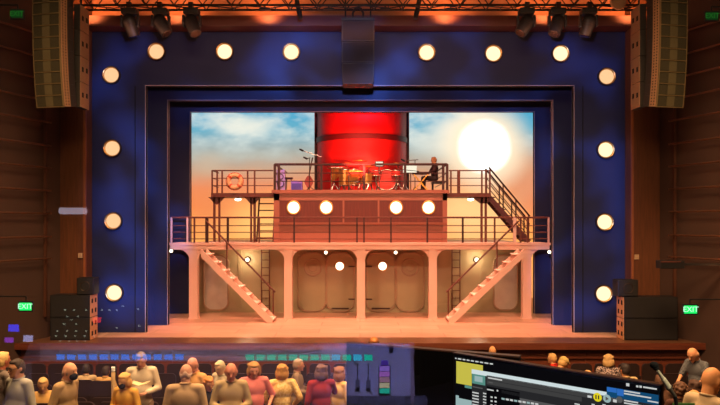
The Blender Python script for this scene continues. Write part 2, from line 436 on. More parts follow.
LAMPS = [(157, 52, 'left end of the top row'), (225, 52, 'second from the left in the top row'), (291.5, 52.5, 'just left of the hanging centre speaker'),
 (426.5, 53, 'just right of the hanging centre speaker'), (493, 54, 'second from the right in the top row'), (560, 54, 'right end of the top row'),
 (112, 75.5, 'topmost on the left side'), (113, 148.5, 'second from the top on the left side'), (114, 221, 'third from the top on the left side'), (115, 292.5, 'lowest on the left side'),
 (606, 77, 'topmost on the right side'), (605, 150, 'second from the top on the right side'), (604, 222, 'third from the top on the right side'), (603, 293.5, 'lowest on the right side')]
for k, (px, py, wh) in enumerate(LAMPS):
    Y = 20.32; x, z = PX(px, Y), PZ(py, Y)
    r = thing('portal_lamp', (x, Y, z), 'round glowing lamp on the outer blue portal, ' + wh, 'lamp', 'round lamps around the outer portal')
    MB().lathe((x, Y, z), [(.20, 0), (.262, 0), (.27, -.05), (.262, -.11), (.245, -.11), (.2, -.03)], 'Y', 28, False).build('lamp_ring', M_['housing'], r, smooth='auto')
    MB().lathe((x, Y, z), [(.245, -.10), (.235, -.105), (.205, -.05), (.2, -.02)], 'Y', 28, False).build('reflector', M_['brass'], r, smooth=True)
    dim = k in (0, 6)
    MB().lathe((x, Y, z), [(.002, -.12), (.08, -.112), (.15, -.095), (.205, -.06), (.208, -.01)], 'Y', 28).build('lens', emit('lamp_lens_amber', (255, 205, 150), 1.15) if k in (0, 6, 7, 8, 10) else M_['lamp'], r, smooth=True)
# ================================================================ backdrop
YB = 29.5
bd = MB().box(PX(160, YB), PX(560, YB), YB, YB + .08, 0.02, PZ(95, YB))
m = bpy.data.materials.new('sky_screen'); nt, N, L = nodes(m); N.remove(N['Principled BSDF'])
tc = N.new('ShaderNodeTexCoord'); sp = N.new('ShaderNodeSeparateXYZ'); L.new(tc.outputs['Object'], sp.inputs[0])
def MATH(op, a, b=None, c=None):
    n = N.new('ShaderNodeMath'); n.operation = op
    for i, v in enumerate((a, b, c)):
        if v is None: continue
        if isinstance(v, (int, float)): n.inputs[i].default_value = v
        else: L.new(v, n.inputs[i])
    return n.outputs[0]
def RAMP(v, stops, inter='LINEAR'):
    r = N.new('ShaderNodeValToRGB'); r.color_ramp.interpolation = inter
    el = r.color_ramp.elements; el.remove(el[1]); el[0].position = stops[0][0]; el[0].color = (*lin(stops[0][1]), 1)
    for p, c in stops[1:]: e = el.new(p); e.color = (*lin(c), 1)
    L.new(v, r.inputs[0]); return r.outputs[0]
def MIX(fac, a, b, mode='MIX'):
    x = N.new('ShaderNodeMix'); x.data_type = 'RGBA'; x.blend_type = mode
    for i, v in ((0, fac), (6, a), (7, b)):
        if isinstance(v, (int, float)): x.inputs[i].default_value = v
        elif isinstance(v, tuple): x.inputs[i].default_value = (*v, 1)
        else: L.new(v, x.inputs[i])
    return x.outputs[2]
def zz(py): return max(0, min(1, (PZ(py, YB) - .02) / 9))
no = N.new('ShaderNodeTexNoise'); no.inputs['Scale'].default_value = .42; no.inputs['Detail'].default_value = 6; no.inputs['Roughness'].default_value = .55
mp = N.new('ShaderNodeMapping'); mp.inputs['Scale'].default_value = (.8, 1, 1.7); mp.inputs['Location'].default_value = (3.1, 0, 1.4); L.new(tc.outputs['Object'], mp.inputs[0]); L.new(mp.outputs[0], no.inputs['Vector'])
wob = MATH('MULTIPLY_ADD', no.outputs['Fac'], .10, -.05)
zn = MATH('ADD', MATH('DIVIDE', sp.outputs[2], 9.0), wob)
sky = RAMP(zn, [(zz(300), (232, 150, 84)), (zz(245), (250, 170, 88)), (zz(225), (246, 154, 78)), (zz(205), (236, 130, 74)), (zz(188), (226, 134, 90)), (zz(172), (200, 154, 122)), (zz(155), (166, 164, 152)), (zz(132), (102, 166, 188)), (zz(112), (68, 158, 194))])
cl = N.new('ShaderNodeMapRange'); L.new(no.outputs['Fac'], cl.inputs[0]); cl.inputs[1].default_value = .42; cl.inputs[2].default_value = .60
band = N.new('ShaderNodeMapRange'); L.new(sp.outputs[2], band.inputs[0]); band.inputs[1].default_value = PZ(165, YB); band.inputs[2].default_value = PZ(135, YB)
sky = MIX(MATH('MULTIPLY', MATH('MULTIPLY', cl.outputs[0], band.outputs[0]), .85), sky, lin((222, 224, 212)))
def blob(px, py, rx, rz):
    dx = MATH('DIVIDE', MATH('SUBTRACT', sp.outputs[0], PX(px, YB)), rx); dz = MATH('DIVIDE', MATH('SUBTRACT', sp.outputs[2], PZ(py, YB)), rz)
    return MATH('SQRT', MATH('ADD', MATH('MULTIPLY', dx, dx), MATH('MULTIPLY', dz, dz)))
def fall(d, a, b):
    r = N.new('ShaderNodeMapRange'); r.interpolation_type = 'SMOOTHSTEP'; L.new(d, r.inputs[0]); r.inputs[1].default_value = a; r.inputs[2].default_value = b; r.inputs[3].default_value = 1; r.inputs[4].default_value = 0; return r.outputs[0]
wd = MATH('MULTIPLY_ADD', no.outputs['Fac'], .9, -.45)
for px, py, rx, rz, c, k in ((262, 222, 2.2, 1.5, (255, 194, 112), .8), (470, 214, 2.8, 1.8, (255, 204, 136), .9), (212, 215, 1.4, 1.6, (226, 138, 84), .6), (245, 126, 1.6, .5, (226, 226, 212), .75), (455, 128, 1.3, .55, (226, 226, 214), .75), (524, 185, 1.1, 2.0, (216, 146, 108), .7), (445, 145, 1.6, .9, (232, 226, 208), .6), (210, 165, 1.0, .6, (198, 176, 150), .5)):
    sky = MIX(MATH('MULTIPLY', fall(MATH('ADD', blob(px, py, rx, rz), wd), .1, 1.15), k), sky, lin(c))
d = MATH('ADD', blob(484, 147, 1.0, 1.0), MATH('MULTIPLY', wd, .35))
sky = MIX(MATH('MULTIPLY', fall(d, .9, 2.3), .9), sky, lin((255, 232, 196)))
sky = MIX(fall(d, .85, 1.25), sky, (1.4, 1.4, 1.3))
e = N.new('ShaderNodeEmission'); L.new(sky, e.inputs[0]); e.inputs[1].default_value = 1.32; L.new(e.outputs[0], N['Material Output'].inputs[0])
sb = bd.build('sky_backdrop', m, label='wide glowing sunset sky backdrop with clouds and white sun behind the ship', cat='backdrop')
# ================================================================ the ship
YF, YW, YC = 23.2, 25.0, 24.0
sx = lambda px: PX(px, YF)
ZD = PZ(243, YF)                                     # main deck
deck = thing('promenade_deck', (0, YF, 0), 'long pale ship deck on square posts running across the stage set', 'ship deck')
dk = MB(); dk.box(sx(170), sx(549.5), YF, YF + 1.25, ZD - .22, ZD); dk.box(sx(192), sx(528), YF + 1.25, 28.2, ZD - .22, ZD); dk.box(sx(170) - .03, sx(549.5) + .03, YF - .05, YF + .02, ZD - .07, ZD + .01)
dk.build('deck_slab', M_['ship'], deck)
ZP = ZD - .22
def gusset(mb, xe, dirn, r, y0, y1):
    """quarter-round bracket under the deck, growing from x = xe in direction dirn"""
    P = [(xe, ZP)] + [(xe + dirn * (r - r * math.sin(t)), ZP - (r - r * math.cos(t))) for t in [math.pi / 2 * k / 8 for k in range(9)]]
    mb.prism(P, y0, y1)
for px, w_ in ((193, 8.4), (288, 8), (361, 8), (433, 8), (527.3, 8.4)):
    x0, x1 = sx(px - w_ / 2), sx(px + w_ / 2)
    b = MB().box(x0, x1, YF + .03, YF + .29, 0, ZP); b.box(x0 - .02, x1 + .02, YF + .01, YF + .31, 0, .06)
    for e_, dn in ((x0, -1), (x1, 1)): gusset(b, e_, dn, .36, YF + .08, YF + .2)
    b.build('post', M_['ship'], deck)
rz = PZ(217.5, YF) - ZD
rl = MB()
for h in (rz, rz * .68, rz * .42, rz * .16): rl.cyl((sx(171), YF + .06, ZD + h), (sx(549), YF + .06, ZD + h), .03 if h == rz else .014, n=6)
for sgn, px in ((1, 171), (-1, 549)): 
    for h in (rz, rz * .68, rz * .42, rz * .16): rl.cyl((sx(px), YF + .06, ZD + h), (sx(px), YF + 1.2, ZD + h), .022 if h == rz else .014, n=6)
rl.build('rail', M_['rail2'], deck)
for px, wd_, mm in ((171, .05, 'paler'), (187, .05, 'paler'), (194, .05, 'rail2'), (206.5, .10, 'rail'), (227.5, .07, 'rail'), (259, .05, 'rail2'), (294, .05, 'rail'), (329.5, .06, 'rail'), (357, .05, 'rail'), (364, .05, 'rail'), (391, .05, 'rail'), (427.5, .06, 'rail'), (463, .06, 'rail'), (495, .05, 'rail2'), (515, .10, 'paler'), (521, .05, 'rail2'), (528, .05, 'rail2'), (549, .05, 'paler')):
    MB().box(sx(px) - wd_ / 2, sx(px) + wd_ / 2, YF + .03, YF + .09, ZD, ZD + rz).build('rail_post', M_[mm], deck)
# small bulbs under the deck front
for px, py, wh in ((172, 251, 'at the far left end'), (326, 252.5, 'above the left middle hatch'), (395.5, 252.5, 'above the right middle hatch'), (548.5, 252, 'at the far right end')):
    x, z = sx(px), PZ(py, YF - .1)
    r = thing('deck_bulb', (x, YF, z), 'tiny bright bulb under the front edge of the ship deck, ' + wh, 'bulb', 'small bulbs along the deck edge')
    MB().lathe((x, YF - .06, z), [(.03, .06), (.05, .04), (.055, 0), (.04, -.01)], 'Y', 12).build('bulb_socket', M_['housing'], r)
    MB().ell((x, YF - .1, z), .055).build('bulb', M_['small'], r, smooth=True)
# lower deckhouse wall with hatches
wxp = lambda px: PX(px, YW)
dh = thing('deckhouse_wall', (0, YW, 0), 'beige riveted deckhouse wall with rounded hatches under the ship deck', 'ship wall')
wl = MB().box(wxp(194), wxp(526), YW, YW + .15, 0, ZP); wl.build('wall_panel', M_['shipwall'], dh)
bb = MB().box(wxp(194), wxp(526), YW - .05, YW, 0, .12)
for px in (240, 285, 296, 361, 426, 437, 482): bb.box(wxp(px) - .05, wxp(px) + .05, YW - .04, YW, 0, ZP)
bb.build('wall_ribs', M_['shipwall'], dh)
rv = MB()
for px in (299, 357, 364.5, 423):
    for k in range(17): rv.ell((wxp(px), YW - .01, .2 + k * .13), .018, sub=1)
rv.build('rivet_lines', mat('rivet_metal', (216, 190, 160), .4, .4), dh)
silver = mat('hatch_silver', (205, 198, 182), .35, .5, noise=.2, scale=4)
def hatch(px0, px1, py0, py1, name='hatch', m_=None, port=None, hinge=0, ring=None):
    x0, x1, z0, z1 = wxp(px0), wxp(px1), PZ(py1, YW), PZ(py0, YW)
    d = MB().prism(rrect(x0, x1, z0, z1, min(.32, (x1 - x0) * .35)), YW - .09, YW).build(name, m_ or M_['shipwall'], dh)
    fr = MB(); P = rrect(x0 - .03, x1 + .03, z0 - .03, z1 + .03, min(.34, (x1 - x0) * .37))
    fr.path([(x, YW - .08, z) for x, z in P] + [(P[0][0], YW - .08, P[0][1])], .035, 6); fr.build('hatch_frame', mat('hatch_rim', (160, 132, 104), .5), d)
    if hinge:
        h = MB(); xh = x1 if hinge > 0 else x0
        for t in (.2, .78): h.box(xh - .16 if hinge > 0 else xh - .06, xh + .06 if hinge > 0 else xh + .16, YW - .13, YW - .09, z0 + (z1 - z0) * t - .02, z0 + (z1 - z0) * t + .02)
        h.box(x0 + .15, x1 - .15, YW - .12, YW - .09, z0 + .05, z0 + .09)
        h.build('hatch_hinge', M_['rail'], d)
    if port:
        x, z = wxp(port[0]), PZ(port[1], YW)
        MB().torus((x, YW - .1, z), .165, .025).build('porthole_ring', M_['brass'], d, smooth=True)
        MB().lathe((x, YW - .1, z), [(.001, -.03), (.12, -.02), (.155, 0), (.155, .02)], 'Y', 20).build('porthole_glass', M_['port'], d, smooth=True)
    if ring:
        x, z = wxp(ring[0]), PZ(ring[1], YW)
        MB().torus((x, YW - .1, z), .3, .03).torus((x, YW - .1, z), .14, .02).build('wheel', mat('hatch_rim', (160, 132, 104), .5), d, smooth=True)  # rings shaped after a gobo's circle of light; the leaf has no wheel
    return d
hatch(327.5, 353, 254, 310, port=(339.8, 266), hinge=1)
hatch(299, 325, 254, 310, ring=(313, 267))
hatch(367.5, 394, 254, 310, port=(382.5, 266), hinge=-1)
hatch(397, 423, 254, 310, ring=(410, 267))
hatch(205, 228, 256, 309, m_=silver); hatch(494, 516.5, 256, 309, m_=silver)
for px in (266, 455.5):
    x = wxp(px); ld = MB()
    for s in (-.14, .14): ld.cyl((x + s, YW - .14, .1), (x + s, YW - .14, ZP), .02, n=6)
    for k in range(8): ld.cyl((x - .14, YW - .14, .25 + k * .27), (x + .14, YW - .14, .25 + k * .27), .014, n=6)
    for k in (1, 6): ld.bar((x, YW - .14, .25 + k * .27), (x, YW, .25 + k * .27), .03, .03)
    ld.build('wall_ladder', M_['rail2'], dh)
for px, sd in ((248, 'left'), (476, 'right')):
    x, z = wxp(px), PZ(259.5, YW)
    r = thing('bulkhead_lamp', (x, YW, z), 'small glowing caged wall lamp on the deckhouse wall beside the %s ladder' % sd, 'lamp', 'caged lamps on the deckhouse wall')
    MB().lathe((x, YW, z), [(.1, 0), (.11, -.03), (.07, -.08)], 'Y', 14).build('lamp_base', M_['housing'], r)
    MB().ell((x, YW - .14, z), (.07, .09, .07)).build('lamp_bulb', M_['small'], r, smooth=True)
    point('bulkhead_light', (x, YW - .35, z), 22, (1, .78, .48), .06)
# upper cabin
cx = lambda px: PX(px, YC)
ZU = PZ(190, YC)
cb = thing('upper_cabin', (0, YC, ZD), 'salmon and dark red upper ship cabin with four lit portholes in the middle', 'ship cabin')
c = MB().box(cx(274), cx(447), YC, 28.1, ZD, ZU - .12)
for a_, b_ in ((274, 279.5), (442.5, 447)): c.box(cx(a_), cx(b_), YC - .06, YC, ZD, ZU - .12)
c.box(cx(274), cx(447), YC - .06, YC, ZU - .36, ZU - .12)
for px in (294, 329.5, 357, 391, 427): c.box(cx(px) - .012, cx(px) + .012, YC - .02, YC, ZD, PZ(224, YC))
c.build('cabin_wall', M_['cabin'], cb)
rp = MB().box(cx(279.5), cx(442.5), YC - .045, YC, PZ(223, YC), PZ(195.5, YC))
rp.build('red_panel', M_['redwall'], cb)
sp_ = MB()
for px in (343.5, 378.5): sp_.box(cx(px) - .03, cx(px) + .03, YC - .07, YC, PZ(224, YC), ZU - .12)
sp_.box(cx(279.5), cx(442.5), YC - .08, YC, PZ(224.5, YC), PZ(222.5, YC)); sp_.build('moulding', M_['cabin'], cb)
MB().box(cx(272), cx(449), YC - .12, 28.2, ZU - .12, ZU).build('roof_deck', M_['cabin'], cb)
for px in (293.7, 326.3, 396, 428.3):
    x, z = cx(px), PZ(207.5, YC)
    p = MB().torus((x, YC - .06, z), .22, .03).build('porthole', M_['brass'], cb, smooth=True)
    MB().lathe((x, YC - .06, z), [(.001, -.04), (.12, -.03), (.2, 0), (.2, .02)], 'Y', 22).build('porthole_glass', M_['port'], p, smooth=True)
    point('porthole_light', (x, YC - .3, z), 3, (1, .8, .55), .1)
rh = PZ(164.5, YC) - ZU
rr = MB()
for h in (rh, rh * .66, rh * .34): rr.cyl((cx(275), YC - .05, ZU + h), (cx(447), YC - .05, ZU + h), .04 if h == rh else .016, n=6)
for px in (275, 447):
    for h in (rh, rh * .66, rh * .34): rr.cyl((cx(px), YC - .05, ZU + h), (cx(px), 27.8, ZU + h), .03 if h == rh else .016, n=6)
rr.build('top_rail', M_['rail'], cb)
for px in (275, 279, 321.5, 364, 405, 443, 447): MB().box(cx(px) - .04, cx(px) + .04, YC - .09, YC - .01, ZU, ZU + rh).build('rail_post', M_['rail'], cb)
# bridge wings
def rail_run(mb, pts, zs, r=.022, r2=.014):
    for i, h in enumerate(zs):
        for a_, b_ in zip(pts, pts[1:]): mb.cyl((a_[0], a_[1], a_[2] + h), (b_[0], b_[1], b_[2] + h), r if i == 0 else r2, n=6)
YV = 24.3
vx = lambda px: PX(px, YV)
ZV = PZ(193, YV)
lw = thing('bridge_wing', (vx(240), YV, ZD), 'left dark raised ship lookout platform with railing on two posts', 'platform')
b = MB().box(vx(211), vx(274), YV, YV + 1.2, ZV - .14, ZV)
for px in (216, 252): 
    ZPs = ZP; 
    for dn in (-1, 1): 
        P = [(vx(px), ZV - .14), (vx(px) + dn * .3, ZV - .14), (vx(px) + dn * .22, ZV - .2), (vx(px) + dn * .08, ZV - .36), (vx(px), ZV - .4)]; b.prism(P, YV + .1, YV + .2)
b.build('platform_slab', M_['rail2'], lw)
for px, wd_ in ((213.5, .07), (218.5, .06), (250.5, .06), (254, .08)): MB().box(vx(px) - wd_ / 2, vx(px) + wd_ / 2, YV + .1, YV + .2, ZD, ZV - .14).build('leg', M_['rail2'], lw)
g = MB(); H = PZ(170.5, YV) - ZV
rail_run(g, [(vx(273), YV + .03, ZV), (vx(212), YV + .03, ZV), (vx(212), YV + 1.15, ZV)], (H, H * .66, H * .33))
for px in (212, 217, 222, 247.5, 254.5): g.box(vx(px) - .025, vx(px) + .025, YV, YV + .06, ZV, ZV + H)
g.build('railing', M_['rail2'], lw)
rw = thing('bridge_wing', (vx(468), YV, ZD), 'right dark raised ship lookout platform at the head of the upper staircase', 'platform')
b = MB().box(vx(446.5), vx(491), YV, YV + 1.2, ZV - .14, ZV)
for dn in (-1, 1): b.prism([(vx(484), ZV - .14), (vx(484) + dn * .4, ZV - .14), (vx(484) + dn * .1, ZV - .36), (vx(484), ZV - .36)], YV + .1, YV + .2)
b.build('platform_slab', M_['rail2'], rw)
for px in (482.3, 486.5): MB().box(vx(px) - .035, vx(px) + .035, YV + .1, YV + .2, ZD, ZV - .14).build('leg', M_['rail2'], rw)
g = MB(); rail_run(g, [(vx(449), YV + .03, ZV), (vx(490), YV + .03, ZV)], (H, H * .66, H * .33))
for px in (451, 458, 459.5, 482, 486, 490): g.box(vx(px) - .025, vx(px) + .025, YV, YV + .06, ZV, ZV + H)
g.build('railing', M_['rail2'], rw)
for px, sd in ((236.5, 'left'), (472, 'right')):
    x, z = vx(px), ZV - .2
    r = thing('deck_lamp', (x, YV + .3, z), 'small white lamp hanging under the %s raised ship platform' % sd, 'lamp', 'lamps under the platforms')
    MB().cyl((x, YV + .3, ZV - .14), (x, YV + .3, z + .02), .05, .1).build('lamp_cap', M_['housing'], r)
    MB().ell((x, YV + .3, z - .01), (.12, .1, .06)).build('lamp_bulb', M_['small'], r, smooth=True)
# lifebuoy on the left platform railing
x, z = vx(235), PZ(181.5, YV)
lb = thing('lifebuoy', (x, YV - .05, z), 'cream lifebuoy ring hanging on the left platform railing', 'lifebuoy')
MB().torus((x, YV - .06, z), .215, .075).build('ring', M_['ringb'], lb, smooth=True)
bd_ = MB()
for k in range(4):
    t = math.pi / 4 + k * math.pi / 2; p = Vector((x + .215 * math.cos(t), YV - .06, z + .215 * math.sin(t))); q = Vector((-math.sin(t), 0, math.cos(t))) * .035
    bd_.cyl(p - q, p + q, .083, n=12)
bd_.build('band', M_['ringr'], lb)
MB().torus((x, YV - .06, z), .3, .012).build('rope', M_['ringr'], lb, smooth=True)
# staircases
def staircase(name, x0, z0, x1, z1, y0, y1, n, m_, tm, label, rails, railm, tread_d=.26, bw=.26):
    """from the head (x0, z0) down to the foot (x1, z1)"""
    r = thing(name, (x1, (y0 + y1) / 2, min(z0, z1)), label, 'staircase')
    for y in (y0, y1 - .06): 
        d = Vector((x1 - x0, 0, z1 - z0)); 
        P = [(x0, z0), (x0, z0 - bw), (x1 - (.18 if x1 > x0 else -.18), z1), (x1, z1), (x1, z1 + .1)]
        MB().prism(P, y, y + .06).build('stringer', m_, r)
    t = MB()
    for k in range(n):
        u = (k + .6) / n; X = x0 + (x1 - x0) * u; Z = z0 + (z1 - z0) * u
        t.box(X - tread_d / 2, X + tread_d / 2, y0 + .04, y1 - .04, Z - .035, Z)
    t.build('treads', tm, r)
    for y in rails:
        h = MB()
        a_, b_ = Vector((x0, y, z0)), Vector((x1, y, z1))
        for hh, rr_ in ((.9, .03), (.62, .016), (.34, .016))[:(3 if name == 'upper_staircase' else 1)]:
            h.cyl(a_ + Vector((0, 0, hh)), b_ + Vector((0, 0, hh)), rr_, n=8)
        for u in ((0.03, .35, .66, .97) if name == 'upper_staircase' else (.3, .97)):
            p = a_.lerp(b_, u); h.cyl(p, p + Vector((0, 0, .9)), .025, n=6)
        h.build('handrail', railm, r)
    return r
YS = 22.35
q = lambda px: PX(px, YS)
staircase('lower_staircase', q(201), PZ(249, YS), q(272.5), 0, YS, YS + .78, 9, M_['stairs'], mat('tread_pale', (240, 206, 186), .5), 'pale ship staircase descending to the right at the left of the stage', (YS + .74,), M_['rail2'])
staircase('lower_staircase', q(524), PZ(249, YS), q(449), 0, YS, YS + .78, 9, M_['stairs'], mat('tread_pale', (240, 206, 186), .5), 'pale ship staircase descending to the left at the right of the stage', (YS + .74,), M_['rail2'])
staircase('upper_staircase', PX(489, 24.35), ZV, PX(530, 24.35), ZD, 24.36, 25.1, 8, M_['silhouette_stairs'], M_['rail2'], 'dark upper ship staircase from the right platform down to the deck', (24.38, 25.06), M_['rail'])
# steep steps behind the left platform
sl = thing('ship_ladder', (vx(264), YV + .7, ZD), 'steep dark ship ladder with flat rungs between the left platform and cabin', 'ladder')
for px in (255.5, 272): MB().bar((vx(px), YV + .3, ZD), (vx(px), YV + 1.0, ZV), .05, .07).build('ladder_side', M_['rail2'], sl)
g = MB()
for k in range(7): u = (k + .5) / 7; y = YV + .3 + .7 * u; g.box(vx(255.5), vx(272), y - .06, y + .06, ZD + (ZV - ZD) * u, ZD + (ZV - ZD) * u + .04)
g.build('rungs', M_['rail2'], sl)
# funnel
R_ = 1.76; yf = 27.35; fx = .07
fu = thing('ship_funnel', (fx, yf, ZU), 'huge red ship funnel with a dark band rising behind the upper deck', 'funnel')
MB().lathe((fx, yf, 0), [(R_, ZU - .1), (R_, 9.2), (R_ - .1, 9.2), (R_ - .1, ZU - .1)], 'Z', 64).build('funnel_barrel', M_['funnel'], fu, smooth='auto')
z0 = PZ(136, yf - R_); MB().lathe((fx, yf, 0), [(R_ + .01, z0 - .1), (R_ + .035, z0 - .1), (R_ + .035, z0 + .1), (R_ + .01, z0 + .1)], 'Z', 64).build('funnel_band', M_['fband'], fu, smooth='auto')
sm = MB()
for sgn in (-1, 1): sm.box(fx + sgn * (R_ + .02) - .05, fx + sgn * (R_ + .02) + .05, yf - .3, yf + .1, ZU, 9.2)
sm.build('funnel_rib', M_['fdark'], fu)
# ================================================================ rigging
YT = 18.9
tr = thing('lighting_truss', (0, YT, PZ(8, YT)), 'long dark box truss with zigzag braces across the top of the picture', 'truss')
za, zb = PZ(7.5, YT), PZ(7.5, YT) + .5
for y in (YT - .22, YT + .22):
    for z in (za, zb): MB().cyl((-8.4, y, z), (8.4, y, z), .03, n=8).build('chord', M_['truss'], tr, smooth=True)
b = MB(); n = 44
for k in range(n):
    x0, x1 = -8.4 + 16.8 * k / n, -8.4 + 16.8 * (k + 1) / n
    for y in (YT - .22, YT + .22): b.cyl((x0, y, za if k % 2 else zb), (x1, y, zb if k % 2 else za), .017, n=6)
    b.cyl((x0, YT - .22, za), (x0, YT + .22, za), .014, n=5)
b.build('braces', M_['truss'], tr)
hg = MB()
for x in (-6.4, -1.0, 1.0, 6.4): hg.cyl((x, YT, zb), (x, YT, 11.5), .02, n=6)
hg.build('hanging_wires', M_['truss'], tr)
cable = MB()
cable.path([(-8.3 + .35 * k, YT - .26, za - .03 - .035 * (k % 3)) for k in range(48)], .016, 5); cable.build('cable_loom', M_['black'], tr)
# slim batten lights just under the truss
for k, px in enumerate((265, 329, 385, 450)):
    x, z = PX(px, YT), PZ(10.2, YT)
    r = thing('batten_lamp', (x, YT, z), 'slim dark fixture under the truss, %s' % ['left of the centre speaker, outer one', 'left of the centre speaker, inner one', 'right of the centre speaker, inner one', 'right of the centre speaker, outer one'][k], 'stage light', 'slim fixtures under the truss')
    MB().ell((x, YT - .1, z), (.16, .06, .04)).build('body', M_['black'], r, smooth=True); MB().cyl((x, YT - .1, z), (x, YT - .2, za), .02).build('clamp', M_['truss'], r)
def moving_light(px, py, tilt, turn, label):
    Y = YT - .1; x = PX(px, Y); zt = za - .02
    r = thing('moving_light', (x, Y, zt), label, 'stage light', 'moving head stage lights on the truss')
    MB().box(x - .06, x + .06, Y - .18, Y - .06, zt - .06, zt + .09).build('clamp', M_['truss'], r)
    b = MB().box(x - .2, x + .2, Y - .19, Y + .13, zt - .22, zt - .06); b.box(x - .21, x + .21, Y - .16, Y + .1, zt - .19, zt - .1)
    b.build('base', M_['black'], r, bevel=.02)
    y_ = MB()
    for s in (-1, 1): y_.prism([(x + s * .19, zt - .22), (x + s * .25, zt - .24), (x + s * .25, zt - .52), (x + s * .19, zt - .56)], Y - .09, Y + .05)
    y_.build('yoke', M_['black'], r, bevel=.01)
    c = Vector((x, Y - .02, zt - .45)); d = Vector((math.sin(turn) * math.sin(tilt), -math.cos(turn) * math.sin(tilt), -math.cos(tilt)))
    h = MB().ell(c - d * .06, (.19, .19, .21)).cyl(c - d * .05, c + d * .34, .185, .16, 18)
    hd = h.build('head', M_['black'], r, smooth='auto')
    MB().cyl(c + d * .335, c + d * .35, .13, .12, 18).build('lens', mat('lens_glass', (60, 45, 34), .15, .3), hd)
    f_ = MB()
    for u in (.02, .1, .18): f_.cyl(c + d * u, c + d * (u + .02), .185 - u * .1, n=18)
    f_.build('cooling_ring', M_['truss'], hd)
    return r
for i, (px, tilt, turn, lb_) in enumerate(((130.5, .35, 2.3, 'leftmost of the three moving head lights on the left of the truss'), (161, .6, 1.3, 'middle of the three moving head lights on the left of the truss'), (192, .5, .9, 'moving head light on the left of the truss, nearest the centre'),
    (526, .6, -1.2, 'moving head light on the right of the truss, nearest the centre'), (557, .45, -.9, 'middle of the three moving head lights on the right of the truss'), (588, .3, -1.9, 'rightmost of the three moving head lights on the right of the truss'))):
    moving_light(px, 22, tilt, turn, lb_)
for px, s in ((299, 1), (417, -1)):
    x = PX(px, YT)
    r = thing('tilted_spotlight', (x, YT, za - .4), 'narrow dark spotlight angled down from the truss %s of the centre speaker' % ('left' if s > 0 else 'right'), 'stage light')
    MB().cyl((x - s * .06, YT, za + .2), (x, YT, za - .1), .06).build('body', M_['black'], r); MB().cyl((x, YT, za - .1), (x + s * .05, YT - .05, za - .32), .075, .06, 12).build('snoot', M_['black'], r)
# centre cluster
YK = 18.75; x0, x1 = PX(341.5, YK), PX(374.5, YK)
cs = thing('hanging_speaker', (PX(358, YK), YK, PZ(84, YK)), 'tall dark brown speaker cluster hanging in the top centre', 'speaker')
zt_, zb_ = PZ(20, YK), PZ(84, YK); hh = (zt_ - zb_) / 3
for k in range(3):
    z = zb_ + hh * k
    c = MB().prism([(x0 + (.03 if k == 0 else 0), z + .006), (x1 - (.03 if k == 0 else 0), z + .006), (x1, z + hh - .006), (x0, z + hh - .006)], YK, YK + .6).build('cabinet', M_['speaker'], cs, bevel=.01)
    MB().box(x0 + .04, x1 - .04, YK - .012, YK + .005, z + .03, z + hh - .03).build('grille', mat('cluster_grille', (32, 22, 17), .8, noise=.1, scale=40), c)
f_ = MB().box(x0, x1, YK, YK + .08, zt_, zt_ + .07).box(x0, x1, YK + .5, YK + .58, zt_, zt_ + .07)
for x in (x0 + .1, x1 - .1): f_.cyl((x, YK + .1, zt_), (x, YK + .1, PZ(-5, YK)), .02, n=6); f_.cyl((x, YK + .5, zt_), (x, YK + .5, PZ(-5, YK)), .02, n=6)
f_.build('rigging_frame', M_['black'], cs)
g = MB(); xc = (x0 + x1) / 2
g.path([(xc - .14, YK + .05, zt_ + .07), (xc - .14, YK + .05, zt_ + .2), (xc - .07, YK + .05, zt_ + .33), (xc + .07, YK + .05, zt_ + .33), (xc + .14, YK + .05, zt_ + .2), (xc + .14, YK + .05, zt_ + .07)], .03, 8); g.build('shackle', M_['truss'], cs)
